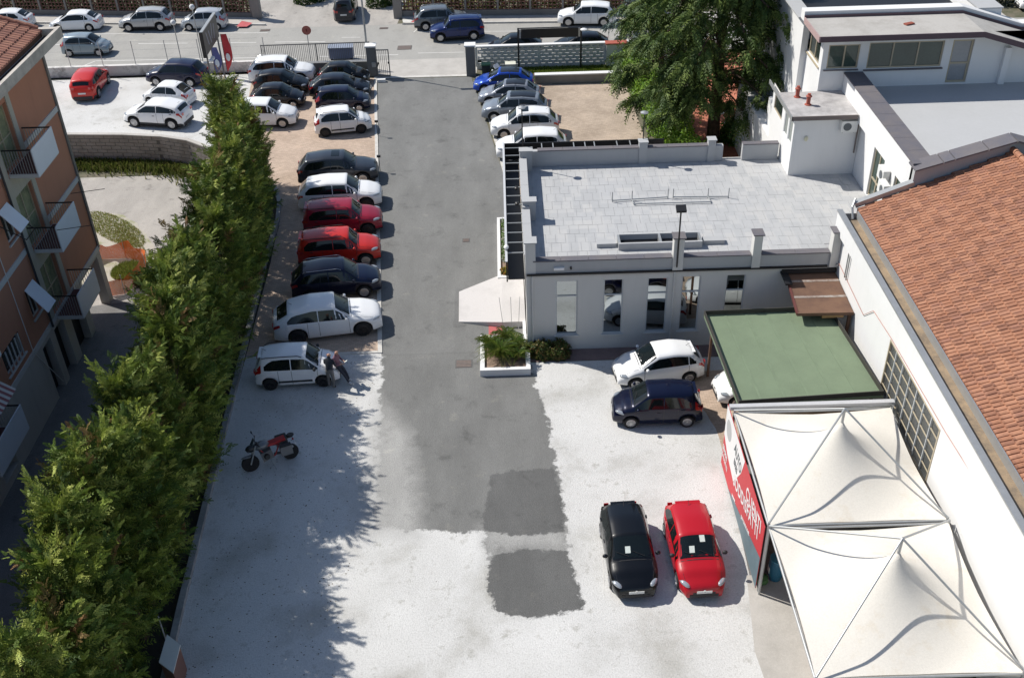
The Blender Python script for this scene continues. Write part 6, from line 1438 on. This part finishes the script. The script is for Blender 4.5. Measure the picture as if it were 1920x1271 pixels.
shrub('far_hedge', 'very dark hedge at the top right corner beyond the street', 'hedge', [(x, 86.5-(x-24)*.07, 1.8, 1.2, 3.2) for x in np.linspace(24, 52, 16)], 11000, .14, [(.02, .03, .012), (.03, .045, .015)])
t = thing('garden_bench', 'white topped garden table under the cedar on the terracotta paving', 'table', (14.2, 62.8, 0)); MB().slab((13.6, 62.4, .75), (14.9, 63.3, .75), (14.75, 63.55, .75), (13.45, 62.65, .75), .05).build('top', m_white, t)
for x, y in ((13.6, 62.5), (14.75, 63.35)): MB().bx(x-.04, x+.04, y-.04, y+.04, 0, .7).build('leg', m_gate, t)
t = thing('white_post', 'short white post on the terracotta paving right of the cedar trunk', 'post', (13.9, 61.4, 0)); MB().bx(13.82, 13.98, 61.3, 61.46, 0, .7).build('shaft', m_white, t)
t = thing('garden_step', 'strip of terracotta wall with cream edge beyond the cedar', 'wall', (18, 66, 0)); MB().prism([(15.4, 62), (17.1, 62), (19.2, 72), (17.4, 72)], 0, .12).build('step', m_terr, t); MB().prism([(17.1, 56), (17.35, 56), (20.2, 73), (19.95, 73)], 0, .5).build('edge', m_white, t)
# fallen leaves and pebbles on the shaded gravel
b = MB()
for _ in range(900):
    x = random.uniform(-11.2, -6); y = random.uniform(14, 38); s_ = random.uniform(.012, .04); a = random.random()*3; b.sheet([(x+s_*math.cos(a+k_*1.57), y+s_*math.sin(a+k_*1.57)*.7) for k_ in range(4)], .0075+.0005*random.random())
b.build('fallen_leaves', M('leaf_litter', (.10, .075, .045), .9, .3, 5), kind='stuff')

# ================================================================== MOTORCYCLE
mc_ = thing('motorcycle', 'adventure motorcycle with red seat and silver panniers parked in the hedge shade', 'motorcycle', (0, 0, 0))
m_sil = M('pannier_silver', (.22, .22, .22), .35, .05, 2, metal=.6); m_rs = M('red_seat', (.42, .025, .03), .45, .08, 4); m_tank = M('tank_silver', (.16, .17, .18), .3, .05, metal=.3)
for x, r_, nm in ((.76, .33, 'front_wheel'), (-.74, .31, 'rear_wheel')):
    w = MB().lathe((x, -.06, r_), (0, 1, 0), [(r_*.74, 0), (r_*.96, .0), (r_, .06), (r_*.96, .12), (r_*.74, .12)], 24).build(nm, RUBBER, mc_)
    MB().lathe((x, -.03, r_), (0, 1, 0), [(r_*.76, 0), (r_*.76, .06), (r_*.70, .06), (r_*.70, 0)], 20).build('rim', M('rim_gold', (.2, .17, .1), .4, 0, metal=.6), w)
    for k_ in range(10): a = k_*math.pi/5; MB().tube((x, 0, r_), (x+math.cos(a)*r_*.72, 0, r_+math.sin(a)*r_*.72), .006, 4).build('spoke', m_metal, w)
for s_ in (-.1, .1): MB().tube((.76, s_, .33), (.46, s_, 1.02), .03, 8).build('fork_leg', m_metal, mc_)
MB().path([(-.74, .0, .31), (-.15, 0, .42)], .05, 6).build('swing_arm', m_black, mc_)
MB().path([(.45, 0, .98), (.2, .12, .6), (-.15, .1, .4), (-.4, 0, .75), (.3, 0, .9)], .028, 6).build('frame', M('frame_red', (.35, .03, .03), .4), mc_)
MB().obx((.12, 0, .52), (.42, .34, .36), ry=.2).build('engine_block', m_gate, mc_)
for s_ in (-1, 1): MB().lathe((.15, s_*.12, .5), (0, s_, .25), [(.1, 0), (.11, .14), (.09, .2)], 10).build('cylinder_head', m_black, mc_)
MB().ball((.24, 0, .92), .30, .19, .17).build('fuel_tank', m_tank, mc_, smooth=True)
MB().ball((-.05, 0, .88), .2, .14, .06).build('rider_seat', m_rs, mc_, smooth=True); MB().obx((-.33, 0, .93), (.62, .27, .09), ry=.08).build('passenger_seat', m_rs, mc_)
MB().ball((.62, 0, .92), .22, .13, .14).build('front_cowl', M('cowl_black', (.02, .02, .022), .35), mc_, smooth=True); MB().slab((.62, -.14, 1.0), (.62, .14, 1.0), (.46, .11, 1.28), (.46, -.11, 1.28), .008).build('windscreen', M('smoked_screen', (.10, .12, .14), .1), mc_)
MB().ball((.80, 0, .62), .26, .07, .05).build('front_mudguard', m_tank, mc_, smooth=True); MB().ball((.74, 0, .86), .07, .08, .08).build('headlight', LAMPG, mc_, smooth=True)
MB().path([(.34, -.43, 1.14), (.40, -.25, 1.13), (.44, 0, 1.06), (.40, .25, 1.13), (.34, .43, 1.14)], .018, 6).build('handlebar', m_black, mc_)
for s_ in (-1, 1):
    MB().tube((.36, s_*.33, 1.14), (.42, s_*.38, 1.30), .008, 5).build('mirror_stem', m_black, mc_); MB().ball((.43, s_*.40, 1.33), .03, .08, .05).build('mirror', m_black, mc_)
    pn = MB().obx((-.55, s_*.36, .66), (.44, .20, .36)).build('pannier', m_sil, mc_); MB().obx((-.55, s_*.36, .862), (.40, .18, .04)).build('pannier_lid', m_black, pn)
    MB().tube((-.45, s_*.16, .5), (-.85, s_*.2, .62), .045, 8).build('exhaust', m_metal, mc_) if s_ > 0 else None
MB().obx((-.78, 0, .96), (.26, .24, .03)).build('luggage_rack', m_black, mc_); MB().lathe((-.86, 0, .97), (0, 0, 1), [(.13, 0), (.14, .03), (.12, .05)], 14).build('rack_bag', m_black, mc_)
MB().tube((.05, .1, .35), (-.05, .42, .0), .014, 5).build('side_stand', m_metal, mc_); MB().obx((-.98, 0, .62), (.03, .16, .11), ry=.3).build('number_plate', PLATE, mc_); MB().ball((-.92, 0, .80), .04, .08, .03).build('tail_light', TAILG, mc_)
mc_.scale = (1.08, 1.12, 1.08); mc_.location = (-9.72, 31.25, 0); mc_.rotation_euler = (R(9), 0, R(205))

# ================================================================== PEOPLE
def skin_body(name, J, E_, rads, mat, parent, sub=2):
    me = bpy.data.meshes.new(name); me.from_pydata(J, E_, []); o = bpy.data.objects.new(name, me); COL.objects.link(o)
    m = o.modifiers.new('s', 'SKIN'); m.use_smooth_shade = True; s_ = o.modifiers.new('d', 'SUBSURF'); s_.levels = sub; s_.render_levels = sub
    for i, r_ in enumerate(rads):
        v = me.skin_vertices[0].data[i]; v.radius = (r_, r_) if not isinstance(r_, tuple) else r_; v.use_root = (i == 0)
    dg = bpy.context.evaluated_depsgraph_get(); dg.update(); nm = bpy.data.meshes.new_from_object(o.evaluated_get(dg)); bpy.data.objects.remove(o)
    nm.name = name; nm.materials.clear()
    for mm in (mat if isinstance(mat, list) else [mat]): nm.materials.append(mm)
    q = bpy.data.objects.new(name, nm); COL.objects.link(q); q.parent = parent; return q
SKIN = M('skin', (.45, .25, .17), .55, .05, 8)
def person(lab, P, top, trou, shoe, hair, loc, rot, paper=None):
    """P: joint dict in local metres; body one continuous skin, clothes coloured by region"""
    t = thing('person', lab, 'person', (0, 0, 0))
    K = ['pelvis', 'waist', 'chest', 'neck', 'head0', 'head1', 'shL', 'elL', 'wrL', 'haL', 'shR', 'elR', 'wrR', 'haR', 'hipL', 'knL', 'anL', 'toL', 'hipR', 'knR', 'anR', 'toR']
    E_ = [(0, 1), (1, 2), (2, 3), (3, 4), (4, 5), (2, 6), (6, 7), (7, 8), (8, 9), (2, 10), (10, 11), (11, 12), (12, 13), (0, 14), (14, 15), (15, 16), (16, 17), (0, 18), (18, 19), (19, 20), (20, 21)]
    rd = [(.155, .12), (.15, .115), (.175, .12), .058, .088, .085, .065, .048, .033, .03, .065, .048, .033, .03, .095, .068, .048, .04, .095, .068, .048, .04]
    body = skin_body('body', [P[k_] for k_ in K], E_, rd, [SKIN, top, trou, shoe, hair], t)
    me = body.data; hd = Vector(P['head1']); nk = Vector(P['neck']); pel = Vector(P['pelvis'])
    J = {k_: Vector(v) for k_, v in P.items()}
    def near(c):
        best = None
        for a, b_ in E_:
            p, q = J[K[a]], J[K[b_]]; d = q-p; u = max(0, min(1, (c-p).dot(d)/max(1e-6, d.length_squared))); dist = (c-(p+d*u)).length - (.04 if a in (0, 1, 2) and b_ < 4 else 0)
            if best is None or dist < best[0]: best = (dist, a, b_, u)
        return best
    for f in me.polygons:
        _, a, b_, u = near(f.center); m = 1
        if (a, b_) in ((3, 4), (4, 5)): m = 4 if (hair is not SKIN and (f.center-J['head0']).dot(hd-J['head0']) > .05) else 0
        elif b_ in (9, 13) or (b_ in (8, 12) and u > .75): m = 0
        elif b_ >= 14 or a == 0 and b_ == 1 and u < .25: m = 3 if b_ in (17, 21) else 2
        f.material_index = m; f.use_smooth = True
    # face and hands as small parts
    up = (hd-J['head0']).normalized(); fwd = Vector(P['look']).normalized(); c = J['head0'].lerp(hd, .45)
    MB().ball(c+fwd*.092-up*.01, .016, .016, .022).build('nose', SKIN, t, smooth=True)
    side_ = up.cross(fwd).normalized()
    for s_ in (-1, 1):
        MB().ball(c+fwd*.080+side_*s_*.032+up*.02, .010, .010, .008).build('eye', m_black, t); MB().ball(c+side_*s_*.088, .018, .018, .028).build('ear', SKIN, t)
    MB().ball(c+fwd*.082-up*.045, .016, .022, .006).build('mouth', M('lip', (.35, .13, .11), .5, 0), t)
    for h_, w_ in (('haL', 'wrL'), ('haR', 'wrR')):
        d = (J[h_]-J[w_]).normalized(); sd = d.orthogonal().normalized(); b = None
        for k_ in range(4):
            o_ = sd*(-.03+.02*k_); L1 = (.035, .042, .04, .03)[k_]
            MB().tube(J[h_]+o_, J[h_]+o_+d*(L1+.02), .0095, 6).tube(J[h_]+o_+d*(L1+.02), J[h_]+o_+d*(L1+.03)+sd.cross(d)*.022, .0085, 6, .007).build('finger', SKIN, t)
        MB().tube(J[h_]-sd*.03, J[h_]-sd*.06+d*.035, .011, 6, .008).build('thumb', SKIN, t)
    if paper: MB().slab(*paper, .004).build('held_paper', PAPER, t)
    t.location = loc; t.rotation_euler = (0, 0, R(rot)); return t
m_dk = M('dark_jacket', (.03, .036, .048), .85, .1, 8); m_gt = M('grey_trousers', (.16, .155, .15), .9, .1, 8); m_pl = M('plum_checked_shirt', (.22, .11, .14), .85, .2, 12); m_nt = M('navy_trousers', (.035, .038, .055), .9, .1, 8); m_ws = M('white_shoes', (.6, .6, .6), .6, .05); m_hr = M('brown_hair', (.10, .05, .03), .6, .1, 20)
# local +x = facing direction
P1 = dict(pelvis=(0, 0, .95), waist=(.03, 0, 1.12), chest=(.08, 0, 1.36), neck=(.12, 0, 1.52), head0=(.15, 0, 1.60), head1=(.19, 0, 1.72), shL=(.08, .19, 1.42), elL=(.16, .25, 1.16), wrL=(.38, .20, 1.08), haL=(.45, .18, 1.08), shR=(.08, -.19, 1.42), elR=(.12, -.25, 1.14), wrR=(.34, -.2, 1.02), haR=(.41, -.18, 1.01), hipL=(0, .10, .88), knL=(.05, .12, .5), anL=(0, .13, .10), toL=(.15, .14, .04), hipR=(0, -.10, .88), knR=(.03, -.12, .5), anR=(-.05, -.13, .10), toR=(.1, -.14, .04), look=(1, 0, -.5))
person('bald person in dark top and grey trousers bending over the white hatchback bonnet', P1, m_dk, m_gt, M('brown_shoes', (.07, .05, .04)), SKIN, (-7.95, 36.15, 0), 75)
P2 = dict(pelvis=(0, 0, .86), waist=(-.06, 0, 1.02), chest=(-.10, 0, 1.26), neck=(-.06, 0, 1.42), head0=(-.02, 0, 1.50), head1=(.03, 0, 1.62), shL=(-.10, .19, 1.32), elL=(.0, .26, 1.06), wrL=(.22, .12, 1.06), haL=(.29, .08, 1.07), shR=(-.10, -.19, 1.32), elR=(.0, -.26, 1.06), wrR=(.22, -.12, 1.06), haR=(.29, -.08, 1.07), hipL=(.04, .10, .82), knL=(.24, .12, .48), anL=(.36, .12, .10), toL=(.50, .14, .05), hipR=(.04, -.10, .82), knR=(.27, -.10, .50), anR=(.46, -.10, .10), toR=(.60, -.12, .05), look=(.9, 0, -.9))
person('person in plum shirt and navy trousers leaning on the bonnet reading papers', P2, m_pl, m_nt, m_ws, m_hr, (-7.62, 36.6, 0), -18, ((.26, -.12, 1.04), (.42, -.12, 1.16), (.42, .12, 1.16), (.26, .12, 1.04)))
